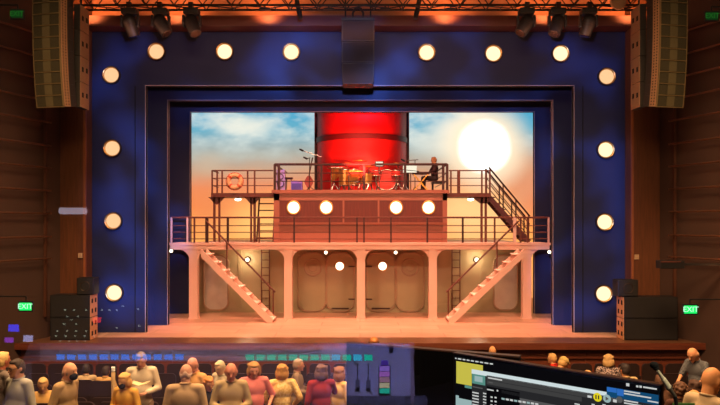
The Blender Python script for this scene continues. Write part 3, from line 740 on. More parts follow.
# line arrays
def line_array(sgn, label):
    Y = 16.5; W, D, Hh = .72, .5, .272
    def P(px): return PX(360 + (px - 360) * (-sgn), Y)
    r = thing('line_array', (sgn * 7.4, Y, PZ(107, Y)), label, 'speaker')
    # px given for the left array: centre of each front face, mirrored for the right one
    yaw = math.radians(13) * sgn
    c = Vector((-sgn * 0 + P(46.5), Y, PZ(-9, Y))); ang = 0
    strip = []
    for k in range(10):
        ang = math.radians([0, 0, .6, 1.2, 2, 3, 4.2, 5.6, 7, 8.5][k])
        down = Vector((0, math.sin(ang), -math.cos(ang)))            # the column curls back as it goes down
        mid = c + down * Hh / 2
        M = Matrix.Translation((0, 0, 0))
        Rm = Matrix.Rotation(yaw, 4, 'Z') @ Matrix.Rotation(ang, 4, 'X')
        def put(mb): 
            mb.bm.transform(Matrix.Translation(Rz @ (mid - c0) + c0) @ Rm); return mb
        if k == 0: c0 = c.copy(); Rz = Matrix.Rotation(yaw, 3, 'Z')
        cab = put(MB().box(-W / 2, W / 2, 0, D, -Hh / 2 + .006, Hh / 2 - .006)).build('cabinet', M_['speaker'], r)
        put(MB().box(-W / 2 + .015, -.1, -.02, 0, -Hh / 2 + .02, Hh / 2 - .02).box(.1, W / 2 - .015, -.02, 0, -Hh / 2 + .02, Hh / 2 - .02)).build('grille', M_['grille'], cab)
        put(MB().box(-.1, .1, -.03, .0, -Hh / 2 + .02, Hh / 2 - .02)).build('horn_strip', mat('horn_strip', (92, 80, 52), .6), cab)
        put(MB().box(-W / 2, W / 2, -.035, .01, -Hh / 2 - .008, -Hh / 2 + .010).box(-W / 2 - .005, -W / 2 + .012, -.03, 0, -Hh / 2, Hh / 2).box(W / 2 - .012, W / 2 + .005, -.03, 0, -Hh / 2, Hh / 2)).build('cabinet_edge', M_['gold'], cab)
        xs = -sgn * W / 2 * -1
        xs = W / 2 if sgn < 0 else -W / 2                            # inner side, towards the stage
        e = .018 if sgn < 0 else -.018
        pl = put(MB().box(min(xs, xs + e), max(xs, xs + e), .02, .24, -Hh / 2 + .002, Hh / 2 - .002)).build('rigging_plate', M_['cab'], cab)
        ho = MB()
        for j in range(4):
            for y in (.07, .17): ho.box(min(xs + e, xs + e * 1.3), max(xs + e, xs + e * 1.3), y - .015, y + .015, -Hh / 2 + .04 + j * .07, -Hh / 2 + .07 + j * .07)
        put(ho).build('rigging_hole', M_['hole'], pl)
        c = c + down * Hh
    fr = MB().cyl((P(46.5), Y + .2, PZ(-9, Y)), (P(46.5), Y + .2, 11.5), .03).box(P(46.5) - .4, P(46.5) + .4, Y, Y + .5, PZ(-9, Y), PZ(-9, Y) + .06)
    fr.build('flying_frame', M_['black'], r)
    # rear column of subwoofers whose inner side faces the stage
    Y2 = 17.4
    def P2(px): return PX(360 + (px - 360) * (-sgn), Y2)
    r2 = thing('subwoofer_column', (P2(77), Y2, PZ(107, Y2)), 'tall column of subwoofers, lit tan inner side painted on, hanging behind the %s curved speaker stack' % ('left' if sgn < 0 else 'right'), 'speaker')
    z1, z0 = PZ(4, Y2), PZ(107, Y2); h = (z1 - z0) / 4
    xa, xb = sorted((P2(74), P2(80))); xi = P2(80); dep = .55
    for k in range(4):
        z = z0 + h * k
        cb_ = MB().box(xa, xb, Y2, Y2 + dep, z + .008, z + h - .008).build('cabinet', M_['speaker'], r2)
        e = .012 * (1 if sgn < 0 else -1)
        sd = MB().box(min(xi, xi + e), max(xi, xi + e), Y2 + .0, Y2 + dep, z + .008, z + h - .008).build('side_panel', M_['cab'], cb_)  # light on the column's inner side put into this tan panel
        hd = MB()
        for y in (.14, .4): 
            for zz_ in (.5,): hd.box(min(xi + e, xi + e * 1.5), max(xi + e, xi + e * 1.5), Y2 + y - .05, Y2 + y + .05, z + h * zz_ - .06 + (y > .3) * .02, z + h * zz_ + .06 + (y > .3) * .02)
        hd.build('handle_recess', M_['hole'], sd)
    MB().cyl(((xa + xb) / 2, Y2 + .25, z1), ((xa + xb) / 2, Y2 + .25, 11.5), .025).build('hanging_wire', M_['black'], r2)
line_array(-1, 'tall curved line array of stacked speakers hanging at the top left')
line_array(1, 'tall curved line array of stacked speakers hanging at the top right')
# a pair of round brackets by the right array (rigging pulley)
x, z = PX(618, 18.6), PZ(2, 18.6)
rp_ = thing('cable_pulley', (x, 18.6, z), 'round tan pulley wheel at the right end of the truss', 'pulley')
MB().lathe((x, 18.6, z), [(.02, -.05), (.2, -.05), (.22, -.02), (.2, .03), (.02, .03)], 'Y', 20).build('wheel', M_['cab'], rp_); MB().cyl((x, 18.6, z), (x, 18.6, z + 1.0), .02).build('hanger', M_['black'], rp_)
# stage side speaker stacks
def stack(sgn):
    Y = 18.95; side = 'left' if sgn < 0 else 'right'
    q = lambda px: PX(px, Y)
    if sgn < 0: xo, xi, z1, bx0, bx1, bz0, bz1 = q(50), q(90), PZ(295, Y), q(76), q(93), PZ(295, Y), PZ(278, Y)
    else: xo, xi, z1, bx0, bx1, bz0, bz1 = q(678), q(624), PZ(297, Y), q(618.5), q(639), PZ(297, Y), PZ(280, Y)
    for k in range(2):
        z0 = k * z1 / 2; h = z1 / 2
        r = thing('subwoofer', ((xo + xi) / 2, Y, z0), '%s wide black subwoofer in the stack at the %s end of the stage' % ('lower' if k == 0 else 'upper', side), 'speaker', 'stage side subwoofers')
        MB().box(min(xo, xi), max(xo, xi), Y, Y + .5, z0, z0 + h - .004).build('cabinet', M_['black'], r, bevel=.01)
        MB().box(min(xo, xi) + .04, max(xo, xi) - .04, Y - .012, Y, z0 + .03, z0 + h - .03).build('grille', mat('black_grille', (36, 30, 27), .8, noise=.2, scale=40), r)
        e = .014 * -sgn
        sd = MB().box(min(xi, xi + e), max(xi, xi + e), Y, Y + .5, z0 + .01, z0 + h - .01).build('side_panel', mat('stack_side_lit', (214, 150, 104), .6), r)  # black stack's lit inner side imitated by a tan colour
        hd = MB()
        for y in (.12, .36):
            for zz_ in (.28, .72): hd.box(min(xi + e, xi + e * 1.4), max(xi + e, xi + e * 1.4), Y + y - .05, Y + y + .05, z0 + h * zz_ - .06, z0 + h * zz_ + .06)
        hd.build('handle_recess', M_['hole'], sd)
    r = thing('stage_monitor', ((bx0 + bx1) / 2, Y, bz0), 'small black speaker box on top of the %s subwoofer stack' % side, 'speaker')
    MB().box(bx0, bx1, Y + .04, Y + .46, bz0 + .002, bz1).build('cabinet', M_['black'], r, bevel=.015); MB().box(bx0 + .03, bx1 - .03, Y + .028, Y + .04, bz0 + .03, bz1 - .03).build('grille', mat('black_grille', (36, 30, 27), .8), r)
    MB().torus(((bx0 + bx1) / 2, Y + .03, (bz0 + bz1) / 2), .13, .012).build('speaker_cone', M_['housing'], r)
stack(-1); stack(1)
# ledge box on the right wall
x, z = PX(669, 17.6), PZ(264.5, 17.6)
r = thing('wall_speaker', (x, 17.6, z - .12), 'small dark box on the right side wall above the stage speakers', 'speaker')
MB().box(x - .25, x + .35, 17.5, 17.8, z - .1, z + .1).build('cabinet', M_['black'], r, bevel=.01); MB().box(x - .25, x + .25, 17.49, 17.51, z + .06, z + .09).build('edge', M_['rail2'], r)
MB().bar((x + .3, 17.7, z), (wx(17.7) + .02, 17.7, z), .06, .06).build('bracket', M_['black'], r)
# tiny prompter figure-like brass fitting at the middle of the stage edge
x = PX(374, 18.55)
r = thing('footlight', (x, 18.55, .012), 'small orange shell shaped footlight in the middle of the stage edge', 'stage light')
MB().lathe((x, 18.55, .012), [(.12, 0), (.13, .05), (.09, .12), (.02, .15)], 'Z', 14).build('shell', mat('footlight_brass', (220, 140, 80), .4, .3), r, smooth=True); MB().box(x - .14, x + .14, 18.5, 18.6, .01, .03).build('base', M_['black'], r)
# ================================================================ the band on the upper deck
YBd = 24.75
bx = lambda px, Y=YBd: PX(px, Y)
def cymbal(px, z, r_, Y, label, tiltx=.15):
    x = bx(px, Y)
    r = thing('cymbal', (x, Y, ZU), label, 'cymbal', 'cymbals on the upper deck')
    MB().lathe((x, Y, z), [(.015, .03), (.05, .025), (r_ * .6, .005), (r_, -.02), (r_, -.028), (.05, .01), (.015, .015)], 'Z', 20).build('cymbal_plate', M_['cymbal'], r, smooth=True)
    g = MB().cyl((x, Y, z), (x, Y, ZU + .3), .02, n=6)
    for k in range(3): t = k * 2.1; g.cyl((x, Y, ZU + .3), (x + .2 * math.cos(t), Y + .2 * math.sin(t), ZU), .018, n=6)
    g.build('cymbal_stand', M_['chrome'], r)
def drum(px, Y, z0, rad, h, label, m_, horiz=False):
    x = bx(px, Y)
    r = thing('drum', (x, Y, ZU), label, 'drum', 'drums on the upper deck')
    if horiz:
        zc = ZU + rad + .02
        MB().lathe((x, Y, zc), [(.001, -h / 2), (rad - .01, -h / 2), (rad - .01, h / 2), (.001, h / 2)], 'Y', 28).build('drum_shell', m_, r, smooth='auto')
        MB().torus((x, Y - h / 2, zc), rad, .02).torus((x, Y + h / 2, zc), rad, .02).build('hoop', M_['chrome'], r, smooth=True)
        MB().cyl((x - rad * .7, Y - .1, zc - rad * .5), (x - rad, Y - .1, ZU), .015).cyl((x + rad * .7, Y - .1, zc - rad * .5), (x + rad, Y - .1, ZU), .015).build('drum_leg', M_['chrome'], r)
    else:
        MB().lathe((x, Y, z0), [(.001, 0), (rad, 0), (rad, h), (.001, h)], 'Z', 24).build('drum_shell', m_, r, smooth='auto')
        MB().torus((x, Y, z0 + h), rad, .015, 'Z').torus((x, Y, z0), rad, .015, 'Z').build('hoop', M_['chrome'], r, smooth=True)
        g = MB()
        for k in range(3): t = k * 2.1 + .5; g.cyl((x + rad * .9 * math.cos(t), Y + rad * .9 * math.sin(t), z0 + h * .4), (x + rad * 1.05 * math.cos(t), Y + rad * 1.05 * math.sin(t), ZU), .014, n=6)
        g.build('drum_leg', M_['chrome'], r)
drum(386, 24.8, 0, .36, .4, 'red bass drum in front of the funnel', M_['drumred'], True)
drum(376, 24.6, ZU + .52, .17, .18, 'small red tom drum left of the bass drum', M_['drumred']); drum(396, 24.6, ZU + .52, .17, .18, 'small red tom drum right of the bass drum', M_['drumred'])
drum(366, 24.55, ZU + .25, .22, .36, 'gold floor drum just left of the red drums', M_['brass']); drum(353, 24.7, ZU + .2, .2, .55, 'tall gold conga drum left of the drum kit', M_['brass'])
drum(344.5, 24.8, ZU + .2, .2, .55, 'tall gold conga drum furthest left of the percussion', M_['brass'])
cymbal(347, ZU + 1.02, .3, 25.2, 'large brass cymbal on the left of the percussion'); cymbal(360, ZU + 1.12, .28, 25.25, 'brass cymbal left of the middle of the funnel'); cymbal(379, ZU + 1.0, .24, 25.2, 'small brass cymbal over the red drums'); cymbal(398, ZU + 1.02, .28, 25.2, 'brass cymbal right of the red drums'); cymbal(334, ZU + .85, .25, 25.1, 'brass cymbal beside the microphone boom')
ch = thing('chime_rack', (bx(337), 24.9, ZU), 'rack of thin golden chimes left of the conga drums', 'chimes')
g = MB(); g.cyl((bx(331), 24.9, ZU + .85), (bx(343), 24.9, ZU + .85), .02, n=6)
for px in (331, 343): g.cyl((bx(px), 24.9, ZU), (bx(px), 24.9, ZU + .85), .018, n=6)
g.build('rack_frame', M_['chrome'], ch)
for k in range(9): X = bx(331.8 + k * 1.3); MB().cyl((X, 24.9, ZU + .82), (X, 24.9, ZU + .3 + .04 * k), .014, n=8).build('chime', M_['cymbal'], ch)
vb = thing('vibraphone', (bx(357), 24.45, ZU), 'low gold vibraphone with hanging tubes left of the red drums', 'vibraphone')
xa_, xb_ = bx(349), bx(364)
vm = MB()
for k in range(12): vm.box(xa_ + (xb_ - xa_) * k / 12 + .004, xa_ + (xb_ - xa_) * (k + 1) / 12 - .004, 24.3, 24.5, ZU + .66, ZU + .68)
vm.build('bars', M_['cymbal'], vb)
vt = MB()
for k in range(12): x_ = xa_ + (xb_ - xa_) * (k + .5) / 12; vt.cyl((x_, 24.4, ZU + .64), (x_, 24.4, ZU + .2 + .03 * k), .017, n=8)
vt.build('resonator_tubes', M_['brass'], vb)
vf = MB()
for x_ in (xa_, xb_): vf.cyl((x_, 24.3, ZU), (x_, 24.3, ZU + .66), .018, n=6).cyl((x_, 24.5, ZU), (x_, 24.5, ZU + .66), .018, n=6)
vf.cyl((xa_, 24.5, ZU + .3), (xb_, 24.5, ZU + .3), .015, n=6).build('frame', M_['chrome'], vb)
cymbal(369, ZU + .92, .2, 25.3, 'small brass cymbal behind the gold floor drum'); cymbal(341, ZU + .88, .22, 25.35, 'brass cymbal behind the left gold conga drum'); cymbal(404, ZU + .86, .2, 25.3, 'small brass cymbal left of the bright music sheet')
# music stand with self-glowing sheet, keyboard
x = bx(410); 
ms = thing('music_stand', (x, 24.35, ZU), 'music stand with a bright white sheet right of the drums', 'music stand')
MB().bar((x - .28, 24.4, ZU + .72), (x + .28, 24.4, ZU + .66), .25, .02).build('desk', M_['black'], ms)
me_ = MB().box(x - .27, x + .2, 24.30, 24.32, ZU + .62, ZU + .86).build('sheet_music', emit('glowing_paper', (255, 246, 220), 1.1), ms, label='white sheet glowing by itself as if lamplit')  # lamplight put into the sheet as emission; no clip lamp built
MB().cyl((x, 24.42, ZU + .7), (x, 24.42, ZU), .018).cyl((x - .2, 24.42, ZU), (x + .2, 24.42, ZU), .02).build('stand_pole', M_['chrome'], ms)
ms2 = thing('music_stand', (bx(378), 24.33, ZU), 'music stand with a small glowing sheet in front of the red drums', 'music stand'); x = bx(379)
MB().box(x - .12, x + .12, 24.33, 24.345, ZU + .85, ZU + 1.0).build('sheet_music', emit('glowing_paper', (255, 246, 220), 1.1), ms2); MB().box(x - .15, x + .15, 24.345, 24.36, ZU + .83, ZU + 1.02).build('desk', M_['black'], ms2); MB().cyl((x, 24.36, ZU), (x, 24.36, ZU + .85), .015).build('stand_pole', M_['chrome'], ms2)
x0_, x1_ = bx(412), bx(429); kb = thing('keyboard_instrument', ((x0_ + x1_) / 2, 24.6, ZU), 'dark electric keyboard on a crossed stand in front of the keyboard player', 'keyboard')
MB().box(x0_, x1_, 24.5, 24.8, ZU + .58, ZU + .67).build('case', M_['black'], kb, bevel=.01)
wk = MB(); wk.box(x0_ + .02, x1_ - .02, 24.66, 24.79, ZU + .67, ZU + .685); wk.build('white_keys', M_['white'], kb)
g = MB()
for y in (24.55, 24.75): g.bar((x0_ + .05, y, ZU), (x1_ - .05, y, ZU + .58), .03, .03).bar((x1_ - .05, y, ZU), (x0_ + .05, y, ZU + .58), .03, .03)
g.build('crossed_stand', M_['cymbal'], kb)
# left corner: guitar on stand, amplifier, stool, boom microphone
x = bx(309); gt = thing('guitar', (x, 24.7, ZU), 'reddish guitar standing upright on the left of the upper deck', 'guitar')
bm_ = MB(); bm_.prism([(x + .16 * math.cos(t) * (1 - .25 * math.sin(2 * t) ** 2), ZU + .32 + .22 * math.sin(t)) for t in [2 * math.pi * k / 24 for k in range(24)]], 24.66, 24.72); bm_.build('guitar_body', mat('guitar_red', (150, 60, 46), .35), gt)
MB().bar((x, 24.68, ZU + .5), (x + .1, 24.72, ZU + 1.05), .05, .03).build('neck', M_['rail2'], gt); MB().bar((x + .1, 24.72, ZU + 1.05), (x + .13, 24.73, ZU + 1.18), .08, .03).build('headstock', M_['rail'], gt)
MB().cyl((x, 24.78, ZU), (x, 24.76, ZU + .5), .015).cyl((x - .15, 24.6, ZU + .01), (x + .15, 24.6, ZU + .01), .012).cyl((x, 24.6, ZU + .01), (x, 24.78, ZU + .01), .012).build('stand', M_['black'], gt)
x = bx(297); am = thing('amplifier', (x, 24.75, ZU), 'small purple lit amplifier box on the left of the upper deck', 'amplifier')
MB().box(x - .2, x + .2, 24.6, 24.85, ZU, ZU + .36).build('case', M_['purple'], am, bevel=.02); MB().box(x - .17, x + .17, 24.59, 24.6, ZU + .03, ZU + .26).build('grille', mat('amp_grille', (80, 70, 130), .8), am)  # purple stage light put into the amplifier's colours
x = bx(288); so = thing('stool', (x, 24.8, ZU), 'low dark stool beside the purple amplifier', 'stool')
MB().cyl((x, 24.8, ZU + .42), (x, 24.8, ZU + .48), .17, n=18).build('seat', M_['rail'], so)
for k in range(3): t = k * 2.1; MB().cyl((x + .1 * math.cos(t), 24.8 + .1 * math.sin(t), ZU + .42), (x + .17 * math.cos(t), 24.8 + .17 * math.sin(t), ZU), .015).build('leg', M_['chrome'], so)
x = bx(281); sc = thing('speaker_monitor', (x, 24.75, ZU), 'tall narrow lavender lit speaker in the left corner of the upper deck', 'speaker')
MB().box(x - .15, x + .15, 24.65, 24.9, ZU + .02, ZU + .75).build('cabinet', mat('lavender_lit_case', (170, 150, 190), .6), sc, bevel=.02); MB().torus((x, 24.64, ZU + .5), .09, .015).torus((x, 24.64, ZU + .25), .11, .015).build('speaker_cone', M_['black'], sc)  # lavender light on the cabinet put into its colour
def micstand(px, top, tip, label, Y=24.9):
    x = bx(px, Y); r = thing('microphone_stand', (x, Y, ZU), label, 'microphone stand', 'microphone stands on the upper deck')
    g = MB().cyl((x, Y, ZU), (x, Y, PZ(top, Y)), .014, n=6)
    for k in range(3): t = k * 2.1; g.cyl((x, Y, ZU + .15), (x + .2 * math.cos(t), Y + .2 * math.sin(t), ZU), .012, n=6)
    g.build('pole', M_['black'], r); p = (bx(tip[0], Y), Y - .1, PZ(tip[1], Y))
    MB().cyl((x + (x - p[0]) * .3, Y, PZ(top, Y) - (p[2] - PZ(top, Y)) * .3), p, .013, n=6).build('boom', M_['chrome'], r); MB().cap(p, (p[0] - .1, p[1], p[2] + .05), .035, .03).build('microphone', M_['black'], r)
micstand(317, 155.5, (303, 151), 'tall microphone boom reaching up left of the funnel'); micstand(309.5, 158, (307, 159), 'upright microphone stand beside the guitar', 24.55); micstand(415, 160, (404, 161), 'microphone boom over the keyboard', 25.0)
# ================================================================ the control booth
G = 1.5                                              # the booth window
gm = bpy.data.materials.new('window_glass'); nt, N, L = nodes(gm); N.remove(N['Principled BSDF'])
fr_ = N.new('ShaderNodeFresnel'); fr_.inputs[0].default_value = 1.95
t_ = N.new('ShaderNodeBsdfTransparent'); gl = N.new('ShaderNodeBsdfGlossy'); gl.inputs['Roughness'].default_value = 0
mx = N.new('ShaderNodeMixShader'); L.new(fr_.outputs[0], mx.inputs[0]); L.new(t_.outputs[0], mx.inputs[1]); L.new(gl.outputs[0], mx.inputs[2]); L.new(mx.outputs[0], N['Material Output'].inputs[0])
wg = MB().quad([(-2.2, G, 2.5), (2.2, G, 2.5), (2.2, G, 4.6), (-2.2, G, 4.6)])
win = structure('window_1', wg, gm)
fr = MB().box(-2.3, -2.2, G - .05, G + .05, 2.42, 4.7).box(2.2, 2.3, G - .05, G + .05, 2.42, 4.7).box(-2.3, 2.3, G - .05, G + .05, 4.6, 4.7).box(-2.3, 2.3, G - .05, G + .05, 2.4, 2.5)
fr.build('window_frame', M_['black'], win)
structure('wall_front', MB().box(-9, 9, G - .06, G + .06, floor_z(2.2), 2.4).box(-9, -2.3, G - .06, G + .06, 2.4, 4.7).box(2.3, 9, G - .06, G + .06, 2.4, 4.7), M_['brown'])
structure('trim_6', MB().box(-2.3, 2.3, G + .06, G + .55, 2.36, 2.44), M_['brown'])          # ledge outside the window
structure('booth_desk', MB().box(-2.1, 2.1, -.1, G - .07, 2.44, 2.48).box(-2.1, -2.04, -.05, G - .08, floor_z(2.2), 2.44).box(2.04, 2.1, -.05, G - .08, floor_z(2.2), 2.44), M_['black'])
# mixing console on the desk: the photograph shows it mirrored in the window
q_ = lambda px, py, Yv: Vector((PX(px, Yv), 2 * G - Yv, PZ(py, Yv)))
P0 = Vector((0, .50, CZ - (343 - YH) / F * 2.50)); P1_ = Vector((0, .72, CZ - (412 - YH) / F * 2.28))
nrm = (P1_ - P0).cross(Vector((-1, 0, 0))).normalized()
if nrm.z < 0: nrm = -nrm
def refl(px, py):
    """where on the sloping console panel the thing lies whose mirror image is seen at (px, py)"""
    d = Vector(((px - CX) / F, 1, (YH - py) / F)); o = Vector((0, 0, CZ))
    A = Vector((0, 2 * G - P0.y, P0.z)); B = Vector((0, 2 * G - P1_.y, P1_.z)); n = (B - A).cross(Vector((1, 0, 0)))
    t = (A - o).dot(n) / d.dot(n); p = o + d * t
    return Vector((p.x, 2 * G - p.y, p.z))
def plate(mb, px0, px1, py0, py1, h0, h1):
    c = [refl(px0, py0), refl(px1, py0), refl(px1, py1), refl(px0, py1)]
    lo = [mb.bm.verts.new(p + nrm * h0) for p in c]; hi = [mb.bm.verts.new(p + nrm * h1) for p in c]
    for f in (lo, hi[::-1]): mb.bm.faces.new(f)
    for k in range(4): mb.bm.faces.new((lo[k], hi[k], hi[(k + 1) % 4], lo[(k + 1) % 4]))
    return mb
con = thing('mixing_console', (-.5, .6, 2.48), 'long lavender lit mixing console, seen mirrored along the bottom of the window glass', 'mixing console')
xa, xb = refl(30, 343).x, refl(411.5, 343).x
body = MB()
A = [(P0.y, P0.z), (P1_.y, P1_.z), (P1_.y + .02, 2.485), (P0.y - .1, 2.485), (P0.y - .1, P0.z - .03)]
va = [body.bm.verts.new((xa, y, z)) for y, z in A]; vb = [body.bm.verts.new((xb, y, z)) for y, z in A]
body.bm.faces.new(va); body.bm.faces.new(vb[::-1])
for k in range(len(A)): body.bm.faces.new((va[k], vb[k], vb[(k + 1) % len(A)], va[(k + 1) % len(A)]))
body.build('console_body', mat('console_paint', (150, 150, 165), .45, noise=.06), con)
plate(MB(), 40, 345, 346, 361.5, .0, .002).build('added_haze_strip', mat('haze_strip_pale', (236, 222, 224), .5), con)  # pale plate added so its mirror image makes the haze
plate(MB(), 32, 345, 362, 397, .0, .002).build('added_dark_plate', mat('haze_cut_dark', (74, 70, 78), .5), con)  # dark plate added to keep haze out of the mirror image below
plate(MB(), 30, 427, 398, 411, .0, .012).build('arm_rest', mat('arm_rest_black', (20, 20, 24), .5), con)
teal, blue_ = emit('button_teal', (30, 200, 170), 6), emit('button_blue', (50, 140, 255), 6)
cyan = emit('button_cyan', (70, 200, 245), 5.5)
for k in range(12): plate(MB(), 57 + 10.8 * k, 64.6 + 10.8 * k, 355.6, 360, 0, .007).build('channel_screen', blue_, con)
for k in range(12): plate(MB(), 246 + 10.75 * k, 254.2 + 10.75 * k, 355.8, 360.6, 0, .007).build('channel_screen', cyan if k in (8, 10) else teal, con)
for k, px in enumerate((190, 210, 357.5, 368.3)):
    if k < 2: continue
    plate(MB(), px - .6, px + .6, 364, 386, 0, .003).build('fader_slot', M_['hole'], con); plate(MB(), px - 2.2, px + 2.2, 383, 391, 0, .018).build('fader_knob', mat('fader_black', (16, 16, 18), .4), con)
for k, c in enumerate(((70, 44, 150), (150, 116, 226), (170, 106, 206), (160, 120, 150), (200, 190, 160), (40, 190, 170))):
    plate(MB(), 379.5 + (1.5 if k == 0 else 0), 389.6 - (1.5 if k == 0 else 0), 361.5 + 5.6 * k - (0), 366 + 5.6 * k + (0), 0, .006).build('colour_key', emit('key_%d' % k, c, 5.5), con)
plate(MB(), 378.5, 390.8, 365.5, 395.5, 0, .003).build('key_bank', M_['hole'], con)
plate(MB(), 410.5, 414, 344, 411, -.01, .012).build('end_cheek', mat('cheek_grey', (120, 100, 96), .5), con)
plate(MB(), 389.5, 393, 347, 353, 0, .02).build('toggle_switch', M_['hole'], con)
kn = MB()
for k in range(9): p = refl(262 + 14 * k, 349); kn.cyl(p, p + nrm * .012, .005, n=8)
kn.build('trim_knobs', mat('knob_pale', (200, 200, 215), .4), con)
# keypad panel with small lit keys (mirrored in the lower left of the window)
kp = thing('lighting_desk', (-1.05, .3, 2.48), 'dark lighting desk with small lit keys, mirrored at the lower left of the window', 'lighting desk')
Yk = 2.62; 
def kq(px, py): return Vector((PX(px, Yk - (py - 300) * .002), 2 * G - (Yk - (py - 300) * .002), PZ(py, Yk - (py - 300) * .002)))
b = MB(); 
c4 = [kq(8, 296), kq(152, 296), kq(152, 342), kq(8, 342)]
n4 = Vector((0, .9, .3)).normalized()
lo = [b.bm.verts.new(p - n4 * .03) for p in c4]; hi = [b.bm.verts.new(p - n4 * .004) for p in c4]
for f in (lo, hi[::-1]): b.bm.faces.new(f)
for k in range(4): b.bm.faces.new((lo[k], hi[k], hi[(k + 1) % 4], lo[(k + 1) % 4]))
b.build('desk_panel', M_['black'], kp)
g = MB()
for px in (20, 140): p = kq(px, 342); g.cyl(p - n4 * .02, (p.x, p.y - .02, 2.485), .015)
g.build('support', M_['black'], kp)
keyw, keyb, keyv, keyr, keyl = emit('key_white', (190, 205, 190), 3.0), emit('key_blue', (40, 60, 255), 7), emit('key_violet', (150, 60, 220), 5), emit('key_red', (255, 60, 60), 4), emit('key_lavender', (180, 180, 240), 5)
random.seed(3)
dots = [(65, 310), (74, 310), (86, 310), (102, 310), (109.5, 310), (117, 310), (67, 316.5), (71, 320), (78, 316.5), (64, 324), (76, 324), (57, 331), (67, 331), (76, 331), (86, 331), (56, 336), (65.5, 336), (75, 336), (84.5, 336), (94, 336), (60, 341), (69, 341), (77, 341), (85, 341), (123, 306), (138, 309), (139, 326), (117, 328), (132, 340), (142, 340)]
for px, py in dots:
    c = kq(px, py); MB().cyl(c - n4 * .004, c + n4 * .002, .0032, n=8).build('key', keyw, kp)
for px, py, w_, h_, mm in ((97, 320, 4, 2.6, keyr), (13.5, 328, 5, 3.4, keyb), (9, 340, 4, 2.5, keyv), (28, 338.5, 4.5, 3, keyl)):
    b = MB(); cs_ = [kq(px - w_, py - h_), kq(px + w_, py - h_), kq(px + w_, py + h_), kq(px - w_, py + h_)]
    lo = [b.bm.verts.new(p - n4 * .004) for p in cs_]; hi = [b.bm.verts.new(p + n4 * .003) for p in cs_]
    for f in (lo, hi[::-1]): b.bm.faces.new(f)
    for k in range(4): b.bm.faces.new((lo[k], hi[k], hi[(k + 1) % 4], lo[(k + 1) % 4]))
    b.build('soft_key', mm, kp)
# little shelf lamp at the back of the booth, whose reflection is the pale streak at the left
xz = [PX(60, 3.6), PX(86, 3.6)]; zc = PZ(211, 3.6)
sl_ = thing('strip_lamp', (xz[0], 2 * G - 3.6, zc), 'short pale strip lamp inside the booth, mirrored at the left of the window', 'lamp')
MB().cyl((xz[0], -.6, zc), (xz[1], -.6, zc), .017, n=12).build('tube', emit('tube_glow', (190, 180, 200), 4.5), sl_, smooth=True)
MB().box(xz[0] - .02, xz[1] + .02, -.66, -.62, zc - .03, zc + .03).build('lamp_back', M_['black'], sl_)
MB().box(xz[0] + .02, xz[0] + .06, -.7, -.64, floor_z(2.2), zc).build('lamp_post', M_['black'], sl_)
# monitor in the foreground, screen towards us
def frame_plane(pxl, pyl, pxr, pyr, h):
    Yl, Yr = F * h / (pyl - YH), F * h / (pyr - YH)
    A = Vector((PX(pxl, Yl), Yl, CZ - h)); B = Vector((PX(pxr, Yr), Yr, CZ - h)); u = (B - A).normalized(); n = Vector((u.y, -u.x, 0)).normalized()
    if n.y > 0: n = -n
    return A, B, u, n
A, B, u, n = frame_plane(453, 353.2, 661, 385.5, .2163)
Wm = (B - A).length
mo = thing('monitor', ((A + B).x / 2, (A + B).y / 2, 2.48), 'black computer monitor with a dark audio program and yellow window in the foreground', 'monitor')
def mpt(a, v, d=0): return A + u * a + Vector((0, 0, -v)) + n * d           # a along, v down, d out of the screen
def ray(px, py):
    d = Vector(((px - CX) / F, 1, (YH - py) / F)); o = Vector((0, 0, CZ)); t = (A - o).dot(n) / d.dot(n); p = o + d * t
    return (p - A).dot(u), A.z - p.z
def slabm(mb, a0, a1, v0, v1, d0, d1):
    lo = [mb.bm.verts.new(mpt(a, v, d0)) for a, v in ((a0, v0), (a1, v0), (a1, v1), (a0, v1))]; hi = [mb.bm.verts.new(mpt(a, v, d1)) for a, v in ((a0, v0), (a1, v0), (a1, v1), (a0, v1))]
    fs = [mb.bm.faces.new(lo), mb.bm.faces.new(hi[::-1])] + [mb.bm.faces.new((lo[k], hi[k], hi[(k + 1) % 4], lo[(k + 1) % 4])) for k in range(4)]
    for f in fs: f.material_index = mb.mi
    return mb
Hm = .212
slabm(MB(), 0, Wm, 0, Hm, -.012, 0).build('monitor_case', mat('monitor_black', (18, 16, 15), .35), mo, bevel=.002)
e_ = MB(); slabm(e_, 0, Wm, -.0012, 0.0008, -.012, .001); e_.build('bezel_edge', mat('edge_highlight', (120, 84, 66), .4, .4), mo)  # painted highlight along the monitor's top
st_ = MB(); p = mpt(Wm / 2, Hm * .6, -.02); st_.cyl((p.x, p.y, 2.49), (p.x, p.y, p.z), .014); st_.slab([(p.x - .1, p.y - .07), (p.x + .1, p.y - .07), (p.x + .1, p.y + .07), (p.x - .1, p.y + .07)], 2.482, 2.495)
st_.build('monitor_stand', M_['black'], mo)
SC = ['screen_black', 'screen_grey', 'screen_dark', 'screen_bar', 'screen_yellow', 'screen_pale', 'screen_text', 'screen_teal', 'screen_blue', 'screen_gold', 'screen_mid', 'screen_deep']
SCOL = [(10, 9, 12), (62, 62, 62), (38, 38, 40), (206, 220, 222), (196, 186, 72), (150, 176, 176), (196, 198, 196), (86, 140, 130), (44, 104, 186), (226, 208, 30), (84, 84, 84), (18, 70, 108)]
smats = [emit(a_, c_, 1.0) for a_, c_ in zip(SC, SCOL)]
sc_ = MB()
def ui(px0, px1, py0, py1, name, d, shear=None):
    """a rectangle of the screen picture between these rows at its left end; rows follow the screen's own horizontals"""
    a0, v0 = ray(px0, py0); a1, _ = ray(px1, py0 + (px1 - px0) * .16); _, v1 = ray(px0, py1)
    sc_.mi = SC.index(name); slabm(sc_, max(a0, .003), min(a1, Wm - .003), max(v0, .004), min(v1, Hm - .004), 0, d)
